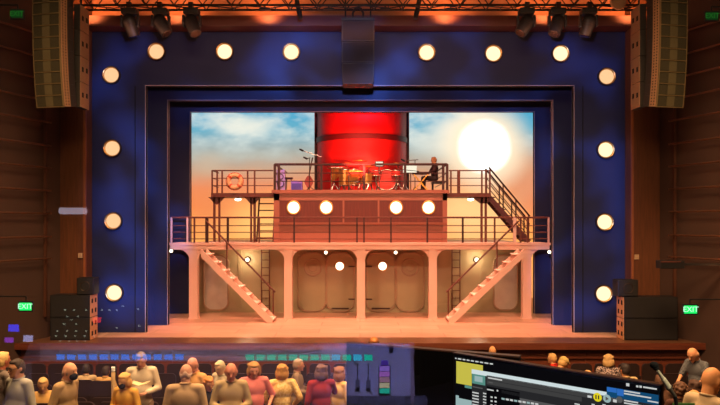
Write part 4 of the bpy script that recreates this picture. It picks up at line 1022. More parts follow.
ui(454, 659, 355.5, 470, 'screen_black', .0004)
ui(456.5, 483, 361, 383, 'screen_yellow', .0006); ui(456, 459, 395, 470, 'screen_pale', .0006); ui(457, 478, 397.5, 470, 'screen_pale', .0006); ui(465, 474, 385, 387.5, 'screen_teal', .0007)
ui(472, 640, 371, 470, 'screen_dark', .0008)
ui(472, 622, 369, 373.4, 'screen_bar', .001); ui(487, 641, 375, 379.5, 'screen_grey', .001); ui(487, 582, 380, 384, 'screen_grey', .001)
ui(472.5, 485.5, 373.5, 383, 'screen_teal', .0012); ui(475, 483, 375.5, 381, 'screen_pale', .0014)
ui(487, 520, 386, 470, 'screen_black', .001); ui(500, 612, 394, 470, 'screen_mid', .0009); ui(502, 590, 390, 393, 'screen_dark', .001)
x = 455.5
for w_ in (1.2, 3.2, 2.4, 2.6, 2.8, 3, 3, 3.6, 3): ui(x, x + w_, 358 - .5 + (x - 455) * .155, 359.2 - .5 + (x - 455) * .155, 'screen_text', .0012); x += w_ + 1.6
for k, (px, w_) in enumerate(((488.5, 14), (489, 4))): ui(px, px + w_, 377 + k * 4.4, 378.2 + k * 4.4, 'screen_text' if k == 0 else 'screen_mid', .0014)
for k in range(5):
    ui(472.8, 479, 391.5 + k * 3, 392.7 + k * 3, 'screen_text', .0014); ui(483.5, 486.5, 392.5 + k * 3, 393.7 + k * 3, 'screen_text', .0014); ui(491, 493, 396 + k * 4, 397.5 + k * 4, 'screen_text', .0014); ui(495, 497, 396.5 + k * 4, 398 + k * 4, 'screen_text', .0014)
ui(487.5, 494, 388.6, 389.8, 'screen_text', .0014); ui(473, 483, 386, 387, 'screen_mid', .0014)
for k in range(9): ui(502 + k * 4.2, 505 + k * 4.2, 397.5 + k * .66, 399.3 + k * .66, 'screen_text' if k % 3 else 'screen_pale', .0014)
for px, w_ in ((575, 5), (592, 3), (603, 3)): ui(px, px + w_, 403 + (px - 575) * .03, 404.2 + (px - 575) * .03, 'screen_text', .0014)
def dot(px, py, r, name, d):
    sc_.mi = SC.index(name); a, v = ray(px, py); P = [mpt(a + r * math.cos(t), v + r * math.sin(t), d) for t in [2 * math.pi * k / 20 for k in range(20)]]
    f = sc_.bm.faces.new([sc_.bm.verts.new(q) for q in P]); f.material_index = sc_.mi
dot(498, 390.5, .0016, 'screen_text', .0016)
dot(598, 397, .0063, 'screen_gold', .0016); dot(607.5, 398.4, .0058, 'screen_pale', .0016); dot(620, 399.5, .0045, 'screen_mid', .0016)
for s_ in (-1, 1): ui(597.8 + s_ * 1.3 - .6, 597.8 + s_ * 1.3 + .6, 394.9 + s_ * .2, 398.9 + s_ * .2, 'screen_dark', .0018)
ui(588, 592, 395, 397.2, 'screen_text', .0016); ui(613.5, 617, 399, 401.8, 'screen_text', .0016)
a, v = ray(607.5, 398.4); sc_.mi = SC.index('screen_mid'); f = sc_.bm.faces.new([sc_.bm.verts.new(mpt(a + x_, v + y_, .002)) for x_, y_ in ((-.002, -.003), (.003, 0), (-.002, .003))]); f.material_index = sc_.mi
ui(607, 659, 386.5, 396.5, 'screen_deep', .0012); ui(607.5, 617, 386.8, 391.2, 'screen_blue', .0014); ui(617.5, 624, 388.5, 395, 'screen_blue', .0016)
ui(618, 659, 398, 404, 'screen_dark', .0012)
for px, w_, py in ((624.5, 16, 390), (624.5, 27, 392.6), (624.5, 14, 399.5), (624.5, 20, 402), (648, 11, 400)): ui(px, px + w_, py, py + 1.3, 'screen_text', .0018)
ui(626.5, 629.5, 383, 385.8, 'screen_text', .0014); ui(636.5, 638.5, 385.2, 387, 'screen_text', .0014); ui(639.8, 642, 385.4, 387.4, 'screen_text', .0014); ui(643.5, 657, 386.2, 387.6, 'screen_text', .0014)
sc_.build('screen', smats, mo)
# dark screen standing on the ledge outside the glass, the light on its edge painted as a paler strip
A, B, u, n = frame_plane(346.5, 343.2, 519, 357.4, .304); W2 = (B - A).length
dm = thing('dark_display', ((A + B).x / 2, (A + B).y / 2, 2.44), 'large black blank display standing in the bottom centre, with a highlight painted along its thin top edge', 'display')
slabm(MB(), 0, W2, 0, .36, -.018, 0).build('display_case', mat('display_black', (11, 11, 13), .6, spec=.15, noise=.05), dm)
slabm(MB(), -.0005, W2 + .0005, -.0025, .001, -.02, .002).build('top_edge', mat('edge_highlight', (120, 84, 66), .4, .4), dm)  # paler strip paints the light caught along the display's top edge
slabm(MB(), W2 * .3, W2 * .7, .36, CZ - .304 - 2.44, -.03, .02).build('foot', M_['black'], dm)
MB().cyl(B, B + u * .01 + Vector((0, 0, -.006)), .002, .001, 6).build('cable_stub', M_['black'], dm)
# talkback microphone at the right
mp_ = lambda px, py, Y: Vector((PX(px, Y), Y, PZ(py, Y)))
mc = thing('gooseneck_microphone', (PX(700, 1.2), 1.2, 2.48), 'slanted silver desk microphone with a black foam tip at the lower right', 'microphone')
h0, h1, h2, h3 = mp_(654, 365, 1.15), mp_(657.5, 370.5, 1.15), mp_(668.5, 387, 1.16), mp_(675, 396, 1.17)
MB().ell(h0, (.0072, .0072, .0058)).ell(h0.lerp(h1, .5), (.0055, .0055, .005)).build('foam_tip', mat('foam_black', (14, 12, 11), .95), mc, smooth=True)
MB().cyl(h1, h1.lerp(h2, .5), .0022, .0034, 12).cyl(h1.lerp(h2, .5), h2, .0042, .005, 12).build('silver_barrel', mat('mic_silver', (236, 224, 190), .35, .1), mc, smooth='auto')
MB().cyl(h2, h3, .004, .0028, 12).cyl(h2, h2.lerp(h3, .15), .0052, n=12).build('grey_collar', mat('mic_grey', (120, 108, 92), .4, .4), mc, smooth='auto')
bs = Vector((PX(700, 1.2), 1.2, 2.49)); MB().path([h3, h3.lerp(bs, .5) + Vector((.004, 0, .02)), bs], .003, 8).build('gooseneck', M_['black'], mc); MB().lathe(bs - Vector((0, 0, .01)), [(.002, 0), (.04, 0), (.038, .015), (.01, .02), (.002, .02)], 'Z', 20).build('base', M_['black'], mc)
# green slip of paper at the lower right, on the ledge outside
x, y = PX(683, 1.75), 1.75; z = PZ(404, 1.75) - .006
gp = thing('green_card', (x, y, 2.44), 'small pale green card at the bottom right corner beside the microphone', 'card')
MB().box(x - .025, x + .03, y, y + .003, z - .1, z + .008).build('card', mat('card_green', (120, 190, 110), .7), gp); MB().box(x - .03, x + .035, y - .02, y + .03, 2.44, z - .1).build('card_holder', M_['black'], gp)
# ================================================================ theatre seats
sp0 = thing('theatre_seat', (0, 0, 0), 'dark theatre seat', 'theatre seat')
P = rrect(-.25, .25, .34, .95, .09)
MB().prism(P, -.12, -.08).build('seat_shell', M_['seatw'], sp0)
MB().prism(rrect(-.23, .23, .36, .93, .08), -.08, 0).build('backrest', M_['seat'], sp0, bevel=.02)
MB().box(-.23, .23, 0, .42, .34, .45).build('seat_cushion', M_['seat'], sp0, bevel=.03)
for s in (-1, 1):
    MB().box(s * .27 - .025, s * .27 + .025, -.06, .36, .6, .64).build('armrest', M_['seatw'], sp0, bevel=.01); MB().box(s * .27 - .02, s * .27 + .02, -.02, .2, 0, .6).build('leg', M_['seatw'], sp0)
ROWS = [(16.9, 'front row nearest the stage'), (15.8, 'second row from the stage'), (14.7, 'third row from the stage'), (13.6, 'fourth row from the stage'), (12.5, 'fifth row from the stage')]
PEOPLE_AT = []
# ================================================================ people
SKIN = {}
def skin(c): return mat('skin_%d_%d_%d' % c, c, .6, noise=.06, scale=20, spec=.3)
def cloth(c): return mat('cloth_%d_%d_%d' % c, c, .9, noise=.22, scale=7, spec=.15, bump=.55)
eyeM, lipM = mat('eye_dark', (34, 24, 22), .3), mat('lip', (150, 80, 70), .6)
def person(name_label, px, ytop, Y, face, pose='stand', arms='fold', lean=0, hp=0, hy=0, sk=(206, 150, 116), shirt=(170, 140, 105), trousers=(52, 46, 44), hair=None, hc=(80, 60, 46), mask=False, glasses=False, wide=1.0, base=None, head=1.0, sleeve='long', collar=True, hat=False, group='audience members', vox=.015):
    mats_shirt = shirt if not isinstance(shirt, tuple) else cloth(shirt)
    R = lambda p: p
    sit = pose == 'sit'
    drop = -.44 if sit else 0
    hip = Vector((0, 0, .93 + drop)); la = math.radians(lean)
    def T(x, y, z):
        """upper-body point: bend forward about the hips"""
        v = Vector((x * wide, y, z + drop)) - hip
        return hip + Matrix.Rotation(-la, 3, 'X') @ v
    neckb = T(0, -.01, 1.44)
    Hm_ = Matrix.Rotation(math.radians(hy), 3, 'Z') @ Matrix.Rotation(-math.radians(hp) - la * .6, 3, 'X')
    hb = neckb + Matrix.Rotation(-la, 3, 'X') @ Vector((0, .025, .035))
    def Hd(x, y, z): return hb + Hm_ @ (Vector((x, y, z)) * head)
    hc_ = (0, .02, .105)                            # skull centre above the neck joint
    b = MB(); rotH = Hm_
    b.ell(Hd(0, .012, .118), (.076 * head, .094 * head, .104 * head), rotH, 3)
    b.ell(Hd(0, .045, .06), (.055 * head, .058 * head, .07 * head), rotH, 2)
    b.cap(Hd(0, .1, .115), Hd(0, .118, .085), .010 * head, .017 * head); b.ell(Hd(0, .088, .142), (.05 * head, .02 * head, .012 * head), rotH); b.ell(Hd(0, .085, .012), (.026 * head, .022 * head, .02 * head), rotH)
    for s in (-1, 1): b.ell(Hd(s * .077, -.002, .1), (.012 * head, .02 * head, .032 * head), rotH)
    b.cap(neckb, Hd(0, -.012, .075), .064, .06)
    rT = Matrix.Rotation(-la, 3, 'X')
    b.ell(T(0, 0, 1.27), (.155 * wide, .1, .17), rT); b.ell(T(0, .01, 1.08), (.135 * wide, .1, .17), rT); b.ell(T(0, 0, .95), (.15 * wide, .105, .12), rT)
    b.cap(T(-.15, -.01, 1.40), T(.15, -.01, 1.40), .05)
    A_ = {'down': ((.235, -.03, 1.11), (.25, .06, .88)), 'fold': ((.255, .0, 1.12), (.1, .25, 1.1)), 'hips': ((.34, -.08, 1.16), (.2, .04, 1.0)), 'lap': ((.25, .05, 1.12), (.1, .28, 1.0)), 'reach': ((.24, .12, 1.16), (.16, .36, 1.08)), 'up': ((.26, .12, 1.2), (.1, .2, 1.42)), 'back': ((.3, -.06, 1.14), (.2, .16, .96))}
    if isinstance(arms, str): arms = (arms, arms)
    sl = MB(); hands = []
    for s, an in ((-1, arms[0]), (1, arms[1])):
        e, w_ = A_[an]; sh = T(s * .175, -.01, 1.395); el = T(s * e[0], e[1], e[2]); wr = T(s * w_[0], w_[1], w_[2])
        b.cap(sh, el, .046, .038); b.cap(el, wr, .036, .026)
        fd = (wr - el).normalized(); pn = Vector((s, 0, 0)).cross(fd); 
        if pn.length < .1: pn = Vector((0, 0, 1))
        side = fd.cross(pn.normalized()).normalized(); pc = wr + fd * .05
        M3 = Matrix((fd, side, fd.cross(side))).transposed()
        b.ell(pc, (.05, .04, .018), M3); hands.append((wr, fd, side, fd.cross(side), s))
        sl.cap(sh, el, .062, .054, 12)
        if sleeve == 'long': sl.cap(el, el.lerp(wr, .9), .052, .04, 12)
        else: sl.bm.verts.ensure_lookup_table()
    # legs
    for s in (-1, 1):
        h_ = Vector((s * .09 * wide, 0, .9 + drop))
        if sit: k_, a_ = Vector((s * .11, .42, .5)), Vector((s * .11, .44, .09))
        else: k_, a_ = Vector((s * .1, .015, .5)), Vector((s * .105, -.02, .09))
        b.cap(h_, k_, .075, .052); b.cap(k_, a_, .05, .036); b.cap(a_, a_ + Vector((0, .13, -.045)), .035, .03)
    me = remesh(b, vox, 2)
    bmx = MB(); bmx.bm.from_mesh(me); bpy.data.meshes.remove(me)
    for f in bmx.bm.faces: f.material_index = 0; f.smooth = True
    # fingers: four unequal bent fingers and a thumb on each hand
    for wr, fd, side, nn, s in hands:
        for j, ln in enumerate((.068, .078, .072, .056)):
            r0 = wr + fd * .075 + side * (.030 - .020 * j) * (1)
            m1 = r0 + fd * ln * .55 + nn * -.008 * s; m2 = m1 + fd * ln * .38 - Vector((0, 0, .02))
            bmx.cyl(r0 - fd * .02, m1, .0088, .008, 6); bmx.cyl(m1, m2, .008, .006, 6)
        t0 = wr + fd * .03 - Vector((s * .03, 0, -.005)); t1 = t0 + fd * .035 - Vector((s * .022, 0, 0)); bmx.cyl(t0, t1, .011, .009, 6); bmx.cyl(t1, t1 + fd * .03, .009, .007, 6)
    bmx.mi = 1
    for s in (-1, 1): bmx.ell(Hd(s * .03, .093, .118), .0085 * head, None, 1)
    bmx.mi = 2; bmx.ell(Hd(0, .101, .05), (.024 * head, .008 * head, .007 * head), rotH, 1)
    # clothes
    top = MB()
    top.ell(T(0, 0, 1.265), (.182 * wide, .125, .185), rT, 3); top.ell(T(0, .012, 1.08), (.165 * wide, .13, .19), rT, 3); top.ell(T(0, .0, .93), (.172 * wide, .13, .13), rT, 3); top.cap(T(-.155, -.01, 1.395), T(.155, -.01, 1.395), .064, None, 14)
    top.cap(T(0, -.01, 1.38), T(0, -.008, 1.445), .085, .066, 14)
    top.bm.from_mesh(sl.mesh('sl'))
    shm = remesh(top, .016, 3)
    tr_ = MB(); tr_.ell(hip, (.165 * wide, .12, .12), None, 3)
    for s in (-1, 1):
        h_ = Vector((s * .09 * wide, 0, .9 + drop))
        if sit: k_, a_ = Vector((s * .11, .42, .5)), Vector((s * .11, .44, .12))
        else: k_, a_ = Vector((s * .1, .015, .5)), Vector((s * .105, -.02, .12))
        tr_.cap(h_, k_, .094, .07, 14); tr_.cap(k_, a_, .068, .06, 14)
    trm = remesh(tr_, .02, 2)
    # scale so that the crown comes to its row in the photograph
    crown = Hd(0, 0, .225).z
    z0 = floor_z(Y) if base is None else base
    ztop = PZ(ytop, Y); sc = (ztop - z0) / crown
    RES.append((name_label[:28], round(sc, 2)))
    r = thing('person', (0, 0, 0), name_label, 'person', group)
    def put(nm, mesh, mm, par=r, sm=True):
        o = link(nm, mesh, mm, par, sm); return o
    put('body', bmx.mesh('body'), [skin(sk), eyeM, lipM])
    put('shirt', shm, mats_shirt); put('trousers', trm, cloth(trousers))
    for s in (-1, 1):
        a_ = Vector((s * .11, .44, .05)) if sit else Vector((s * .105, -.02, .05))
        MB().ell(a_ + Vector((0, .05, -.005)), (.05, .14, .045)).build('shoe', cloth((40, 34, 32)), r, smooth=True)
    if collar:
        q = MB(); q.torus((0, 0, 0), .068, .012, 'Z', 20, 8); M = Matrix.Translation(T(0, .0, 1.455)) @ (rT @ Matrix.Rotation(-.25, 3, 'X')).to_4x4(); q.bm.transform(M); q.build('collar', mats_shirt, r, smooth=True)
    if hair:
        h = MB()
        if hair in ('short', 'bob', 'long', 'curly'):
            h.ell(Hd(0, -.006, .135), (.084 * head, .096 * head, .1 * head), rotH, 3); h.ell(Hd(0, -.03, .1), (.085 * head, .075 * head, .09 * head), rotH, 3)
            h.ell(Hd(0, .04, .195), (.06 * head, .055 * head, .03 * head), rotH)
        if hair in ('bob', 'long'):
            for s in (-1, 1): h.ell(Hd(s * .078, -.02, .065), (.04 * head, .066 * head, .085 * head), rotH)
            h.ell(Hd(0, -.065, .05), (.1 * head, .06 * head, .095 * head), rotH); h.ell(Hd(0, -.02, .15), (.1 * head, .1 * head, .09 * head), rotH)
            rnd = random.Random(int(px))
            for k in range(22):
                t = rnd.uniform(3.3, 6.1); zz_ = rnd.uniform(-.01, .2); h.ell(Hd(math.cos(t) * .095, math.sin(t) * .1, zz_), .026 * head, None, 1)
        if hair == 'long':
            for s in (-1, 1): h.ell(Hd(s * .06, -.03, -.01), (.036 * head, .055 * head, .1 * head), rotH)
            h.ell(Hd(0, -.075, -.02), (.078 * head, .04 * head, .12 * head), rotH)
        if hair == 'curly':
            rnd = random.Random(int(px * 7))
            for k in range(46):
                t, ph = rnd.uniform(0, 6.28), rnd.uniform(-.5, 1.5)
                x, y, z = math.cos(t) * math.cos(ph), math.sin(t) * math.cos(ph), math.sin(ph)
                if y > .35 and z < .55: continue
                h.ell(Hd(x * .095, y * .1 - .01, .12 + z * .105), .03 * head, None, 1)
        if hair == 'fringe':                        # bald on top
            for k in range(13):
                t = math.radians(-15 + 210 * k / 12) + math.pi; h.ell(Hd(math.cos(t) * .068, math.sin(t) * .08 + .005, .085 + .02 * math.sin(k * 1.3)), (.016 * head, .02 * head, .042 * head), rotH, 1)
        put('hair', remesh(h, .012 if hair != 'curly' else .011, 1), mat('hair_%d_%d_%d' % hc, hc, .7, noise=.35, scale=60, bump=.5))
    if mask:
        q = MB(); q.ell(Hd(0, .075, .05), (.058 * head, .056 * head, .058 * head), rotH, 3); q.ell(Hd(0, .105, .07), (.03 * head, .03 * head, .035 * head), rotH, 2)
        for s in (-1, 1): q.cap(Hd(s * .05, .06, .075), Hd(s * .08, 0, .1), .006 * head)
        put('face_mask', remesh(q, .009, 1), mat('mask_black', (22, 21, 24), .8))
    if glasses:
        q = MB()
        for s in (-1, 1):
            q.torus((s * .032, .112, .118), .022, .004, 'Y', 16, 6); q.cyl((s * .055, .108, .122), (s * .08, .0, .115), .003, n=5)
        q.cyl((-.01, .115, .12), (.01, .115, .12), .003, n=5); q.bm.transform(Matrix.Translation(hb) @ Hm_.to_4x4() @ Matrix.Diagonal((head, head, head, 1)))
        q.build('glasses', M_['black'], r)
    if hat:
        q = MB(); q.ell(Hd(0, -.005, .16), (.092 * head, .106 * head, .08 * head), rotH, 3); q.ell(Hd(0, .08, .165), (.075 * head, .085 * head, .012 * head), rotH, 2); put('cap', remesh(q, .01, 1), cloth((196, 160, 92)))
    r.rotation_euler = (0, 0, math.radians(face)); r.scale = (sc, sc, sc)
    hx = (Matrix.Rotation(math.radians(face), 3, 'Z') @ Hd(0, 0, .12)) * sc                     # keep the head over its column in the picture
    Yh = Y
    r.location = (PX(px, Y) - hx.x, Yh - hx.y, z0)
    PEOPLE_AT.append((r.location.x, r.location.y, sit))
    return r, T, sc
RES = []
TAN, KH = (178, 150, 112), (188, 158, 118)
# --- left side, behind the glass
person('white haired person at the very left edge of the picture, turned right', 2, 352, 10.2, -30, arms='down', sk=(190, 112, 86), shirt=(120, 104, 92), hair='short', hc=(216, 176, 110), vox=.013)
person('dark haired man with glasses in a pale blue grey shirt at the far left', 17, 359, 9.2, 150, arms='down', hp=4, sk=(206, 144, 104), shirt=(168, 160, 142), hair='short', hc=(62, 46, 38), glasses=True, vox=.012)
person('light haired person sitting low between the two men at the far left', 43, 378, 12.6, 200, pose='sit', arms='lap', hp=20, sk=(206, 150, 96), shirt=(196, 150, 84), hair='short', hc=(206, 160, 96))
person('bald man in a khaki shirt wearing a black face mask', 69, 362, 9.6, -105, arms='down', lean=8, sk=(216, 156, 116), shirt=(176, 142, 98), mask=True, hair='fringe', hc=(150, 120, 96), head=1.06, vox=.012)
person('dark haired person in a pale shirt sitting with back turned beyond the masked man', 86, 364, 15.3, 15, pose='sit', arms='lap', sk=(170, 116, 84), shirt=(190, 160, 120), hair='short', hc=(48, 36, 34))
person('dark haired person in an orange tan top sitting just left of the white bottle', 106, 366, 15.2, -10, pose='sit', arms='lap', sk=(170, 116, 84), shirt=(206, 158, 96), hair='short', hc=(56, 40, 34))
person('person with light orange hair, black mask and yellow jacket', 124, 373.5, 10.2, 160, arms='fold', hp=14, sk=(206, 150, 100), shirt=(206, 152, 66), mask=True, hair='bob', hc=(214, 158, 88), vox=.012)
person('grey haired man in a pale grey shirt looking down at a booklet', 141, 352.5, 11.6, 188, arms='fold', hp=22, sk=(200, 140, 108), shirt=(200, 180, 150), trousers=(150, 120, 96), hair='short', hc=(112, 92, 78), vox=.012)
person('person in a beige jacket standing with back turned, nearest on the left', 186, 364, 8.8, 5, arms='down', hp=10, sk=(196, 140, 112), shirt=(186, 152, 112), hair='fringe', hc=(186, 150, 130), wide=1.06)
person('balding person with a pink face in the tan top beyond the beige jacket', 193, 357, 11.3, 150, arms='fold', hp=10, sk=(206, 140, 116), shirt=(204, 150, 90), hair='fringe', hc=(170, 130, 110))
person('person with curly orange hair and a dark top', 209, 377.5, 10.6, 210, arms='fold', hp=12, lean=8, sk=(206, 140, 92), shirt=(58, 54, 58), hair='curly', hc=(196, 122, 56))
person('light haired person in a cream top standing behind the bald man', 220, 361, 12.2, 150, arms='fold', hp=16, lean=6, sk=(206, 160, 120), shirt=(204, 184, 152), hair='short', hc=(196, 172, 134))
person('bald man with a pink head in an olive shirt, looking down', 231, 362.5, 9.7, 190, arms='fold', hp=14, sk=(206, 130, 98), shirt=(172, 146, 104), hair='fringe', hc=(176, 130, 100), head=1.1, vox=.012)
person('person with blond hair in a pink short sleeved shirt', 254, 362.5, 11.0, 195, arms='back', hp=14, sk=(214, 146, 116), shirt=(222, 124, 116), hair='bob', hc=(166, 120, 66), sleeve='short', wide=1.04, vox=.012)
person('blond woman in a yellow patterned top seen from behind', 282, 364, 11.3, 10, arms=('back', 'back'), sk=(206, 150, 110), shirt=twotone('yellow_print', (220, 176, 96), (240, 206, 140), 26), hair='bob', hc=(184, 130, 62))
person('grey haired man in a brown top turned right, behind the yellow top', 298, 359, 13.2, -85, arms='fold', sk=(196, 134, 100), shirt=(132, 106, 84), hair='short', hc=(156, 122, 92))
person('grey haired person in a dark red shirt', 321, 364.5, 11.2, 15, arms=('down', 'up'), sk=(206, 146, 112), shirt=(152, 48, 48), hair='bob', hc=(112, 80, 76))
person('brown haired person in a cream top half hidden by the dark display', 340, 366.5, 11.6, -40, arms='down', sk=(196, 136, 100), shirt=(222, 180, 110), hair='bob', hc=(140, 92, 58))
# --- right side, clear of the reflections
person('bald person sitting in the front, only the head showing over the dark display', 492.5, 346, 16.9, 0, pose='sit', arms='lap', sk=(216, 150, 96), shirt=(150, 110, 80))
person('light haired person in a bright red top above the monitor', 552.5, 353.5, 16.4, 60, pose='sit', arms='lap', sk=(214, 156, 104), shirt=(200, 44, 34), hair='short', hc=(206, 152, 90))
person('person in a straw coloured cap next to the red top', 563.5, 358, 15.3, -60, pose='sit', arms='lap', hp=24, lean=14, sk=(200, 140, 90), shirt=(190, 140, 80), hair='short', hc=(196, 148, 84), hat=True)
person('sandy haired person of whom only the crown shows over the middle of the monitor', 588, 370.5, 14.3, 0, pose='sit', arms='lap', sk=(206, 146, 100), shirt=(160, 120, 84), hair='short', hc=(206, 150, 96))
person('person with long fair hair in a black and white patterned top', 608.5, 354.5, 15.6, -20, pose='sit', arms='lap', hp=10, sk=(200, 146, 104), shirt=twotone('bw_print', (50, 40, 40), (190, 160, 150), 40), hair='bob', hc=(190, 146, 90))
person('dark haired person in a cream top right of the patterned top', 625, 363.5, 14.4, 20, pose='sit', arms='lap', sk=(176, 120, 84), shirt=(222, 184, 128), hair='short', hc=(44, 30, 26), wide=1.1)
person('dark haired person seated just behind the tip of the microphone', 660, 375, 13.2, 0, pose='sit', arms='lap', sk=(150, 100, 70), shirt=(92, 62, 46), hair='short', hc=(92, 58, 38))
person('grey haired man in a blue grey checked short sleeved shirt looking down', 693, 348, 13.4, 120, arms='reach', hp=30, lean=6, sk=(222, 150, 104), shirt=twotone('blue_check', (66, 66, 70), (112, 108, 106), 34, 'check'), hair='fringe', hc=(196, 150, 112), sleeve='short', base=-.98, head=1.12, vox=.012)
person('big bald man in a tan shirt at the right edge of the picture, turned right', 711, 367, 6.6, -60, arms='fold', hp=14, sk=(222, 150, 96), shirt=(196, 166, 128), head=1.12, vox=.012)
person('curly brown haired person right of the microphone', 680, 382.5, 9.8, 0, pose='sit', arms='lap', sk=(170, 112, 76), shirt=(80, 50, 40), hair='curly', hc=(92, 56, 34), base=floor_z(9.8) + .25)
person('brown haired person behind the curly hair at the right', 694, 380, 11.8, 10, pose='sit', arms='lap', sk=(190, 130, 84), shirt=(110, 72, 50), hair='bob', hc=(74, 46, 32))
person('light haired person low between the curly hair and the big bald man', 694.5, 391, 10.4, 10, pose='sit', arms='lap', hp=20, sk=(206, 140, 90), shirt=(150, 100, 60), hair='short', hc=(196, 132, 76))
# keyboard player on the upper deck
person('keyboard player with fair hair and dark clothes on the upper deck', 434, 157, 25.1, 100, pose='sit', arms='reach', hp=8, sk=(206, 150, 110), shirt=(60, 44, 44), hair='short', hc=(190, 132, 84), base=ZU, group='musicians')
x = PX(436, 25.1); bn = thing('keyboard_bench', (x, 25.1, ZU), 'small black bench under the keyboard player', 'bench')
MB().box(x - .16, x + .3, 24.9, 25.3, ZU + .28, ZU + .34).build('seat', M_['black'], bn)
for a_ in (-.12, .26):
    for c_ in (24.93, 25.27): MB().cyl((x + a_, c_, ZU), (x + a_, c_, ZU + .28), .02).build('leg', M_['black'], bn)
print('PEOPLE', RES)
# props in the audience
def atpx(px, py, Y): return Vector((PX(px, Y), Y, PZ(py, Y)))
c = atpx(113, 373, 10.9)
# booklet held by the man in the pale grey shirt
c = atpx(140.5, 384.5, 11.22); bk = thing('booklet', c, 'open booklet held by the grey haired man in the pale shirt', 'booklet')
for s in (-1, 1): MB().bar(c, c + Vector((s * .13, -.01, .04)), .2, .008).build('page', mat('booklet_page', (226, 190, 140), .8), bk)
# white bottle
c = atpx(113.3, 374, 12.1); bt = thing('bottle', c, 'white bottle standing up between the orange tan top and the yellow jacket', 'bottle')
MB().lathe(c, [(.001, -.42), (.032, -.42), (.034, -.1), (.034, .02), (.018, .05), (.018, .09), (.001, .09)], 'Z', 18).build('bottle_body', mat('bottle_tan', (216, 176, 120), .5), bt, smooth='auto'); MB().cyl(c + Vector((0, 0, .05)), c + Vector((0, 0, .12)), .032, n=16).build('bottle_cap', M_['white'], bt)
# seats, leaving out those whose place a standing person takes
first = True; NSEAT = 0
spots = []
for ri, (Yr, nm) in enumerate(ROWS):
    x = -7.8
    while x < 8:
        pxc = CX + F * x / Yr; z = floor_z(Yr); top = YH + (CZ - z - .95) * F / Yr
        ok = -6 < pxc < 350 or 655 < pxc < 726 or (ri < 1 and 520 < pxc < 655)
        if abs(x) > wx(max(Yr, 12)) - .75: ok = False
        for X, YY, sit in PEOPLE_AT:
            if not sit and abs(X - x) < .52 and -.5 < YY - Yr < .75: ok = False
            if sit and YY < 20 and abs(X - x) < .58 and abs(YY - Yr) < .75: ok = False
        if top > 404: ok = False
        if ok: spots.append((ri, nm, x, Yr, z, pxc))
        x += .57
for X, YY, sit in PEOPLE_AT:                          # a seat under everyone who sits
    if sit and 11 < YY < 20: spots.append((9, 'taken', X, YY, floor_z(YY), 0))
side = lambda p: 'left of the picture' if p < 355 else 'right of the picture'
for k, (ri, nm, x, y, z, pxc) in enumerate(spots):
    lab = 'empty dark theatre seat in the %s, %s' % (nm, side(pxc)) if ri < 9 else 'dark theatre seat under a sitting audience member'
    o = sp0 if k == 0 else copy_tree(sp0)
    o.location = (x, y - (.14 if ri == 9 else 0), z); o['label'] = lab; o['group'] = ('seats in the %s, %s' % (nm, side(pxc))) if ri < 9 else 'taken theatre seats'
NSEAT = len(spots); print('SEATS', NSEAT)
# ================================================================ lights
WARM = (1, .47, .35)
op_l, op_r = (-5.7, 4.7, 0, 7.0), (-4.7, 5.7, 0, 7.0)
# warm wash on the ship from the balcony rail, framed to the opening
projector('front_wash_left', (-4.5, 8, 8.2), (0, 23, 2.5), 2350, WARM, 20.4, [op_l], spot=50)
projector('front_wash_right', (4.5, 8, 8.2), (0, 23, 2.5), 2350, WARM, 20.4, [op_r], spot=50)
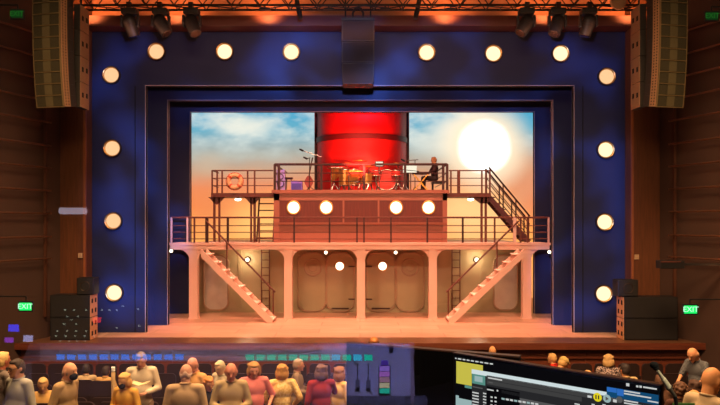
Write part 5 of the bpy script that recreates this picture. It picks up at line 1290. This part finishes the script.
# blue clouds over the portals, cut out of the middle
beam = (PX(90, 20.3), PX(627, 20.3), .02, PZ(29, 20.3)); hole = (PX(190, 20.3), PX(532, 20.3), -2, PZ(108, 20.3))
projector('blue_clouds', (0, 3, 5.2), (0, 20.4, 4), 24000, (.10, .27, 1), 20.35, [beam, hole], inside=False, soft=.3, spot=75, gobo=(.45, .47, .68, 8.1))
projector('portal_rose_fill', (0, 3.2, 5.2), (0, 20.4, 4), 2600, (1, .5, .48), 20.35, [beam, hole], inside=False, soft=.3, spot=75)
projector('blue_clouds_top', (0, 3, 5.2), (0, 20.4, 6), 30000, (.08, .25, 1), 20.35, [(PX(245, 20.3), PX(470, 20.3), PZ(90, 20.3), PZ(34, 20.3))], soft=.9, spot=60, gobo=(.7, .40, .62, 1.3))
projector('blue_clouds_side', (0, 3, 5.2), (-6, 20.4, 3), 26000, (.08, .25, 1), 20.35, [(PX(98, 20.3), PX(150, 20.3), PZ(320, 20.3), PZ(115, 20.3))], soft=.7, spot=60, gobo=(.7, .40, .62, 4.4))
# down light on the boards, from behind the outer portal
for x in (-4, 0, 4): area('boards_wash', (x, 22.35, 7.8), (x, 21.9, 0), 215, (1, .38, .27), 3.2, .3, 110)
area('cabin_wash', (0, 22.5, 7.9), (0, 24.2, 3.2), 130, (1, .42, .25), 8, .3, 120)
spot('funnel_red_light', (-.1, 22.9, 4.75), (0.07, 27.3, 6.95), 2000, (1, .08, .06), 50, .5, .15)
spot('band_purple', (-3.2, 22.6, 7.6), (-2.4, 24.8, 4.6), 500, (.5, .4, 1), 22, .6)
spot('band_gold', (1.2, 22.6, 7.8), (.4, 24.8, 4.8), 1100, (1, .7, .35), 40, .6)
# orange uplight behind the header
for x in (-7.6, -5.2, -2.6, 2.4, 5.2, 7.6): spot('header_uplight', (x, 19.3, 8.95), (x, 20.35, 9.6), 120, (1, .36, .12), 120, .8, .1)
area('header_glow', (0, 18.4, 8.2), (0, 20, 9.6), 60, (1, .4, .2), 14, .3)
# house lights
for x in (-4.5, 4.5): area('house_light', (x, 10.5, 11.2), (x * .9, 12.5, 0), 1150, (1, .64, .34), 4, 3, 115)
area('house_light_back', (0, 4.5, 9.5), (0, 11, 0), 800, (1, .68, .38), 5, 2)
# sconce patches on the splayed walls
for s, y, z, e in ((1, 17.0, 4.7, 14), (1, 17.2, 1.9, 10), (1, 17.4, 2.9, 6), (-1, 17.2, 4.2, 5)): point('wall_sconce_light', (s * (wx(y) - .45), y, z), e, (1, .38, .14), .12)
# added spots without a fixture, brightening the console's mirror image
sp_l = spot('console_fill', (-.35, 1.15, 3.95), (-.35, .6, 2.66), 110, (.66, .56, 1), 72, .5, .05)
spot('console_fill', (.12, .95, 3.6), (.1, .6, 2.66), 130, (.34, .36, 1), 34, .6, .05)
spot('microphone_fill', (.75, .6, 3.5), (.5, 1.15, 2.9), 25, (1, .85, .6), 14, .6, .03)  # spot added to brighten the microphone barrel, no fixture
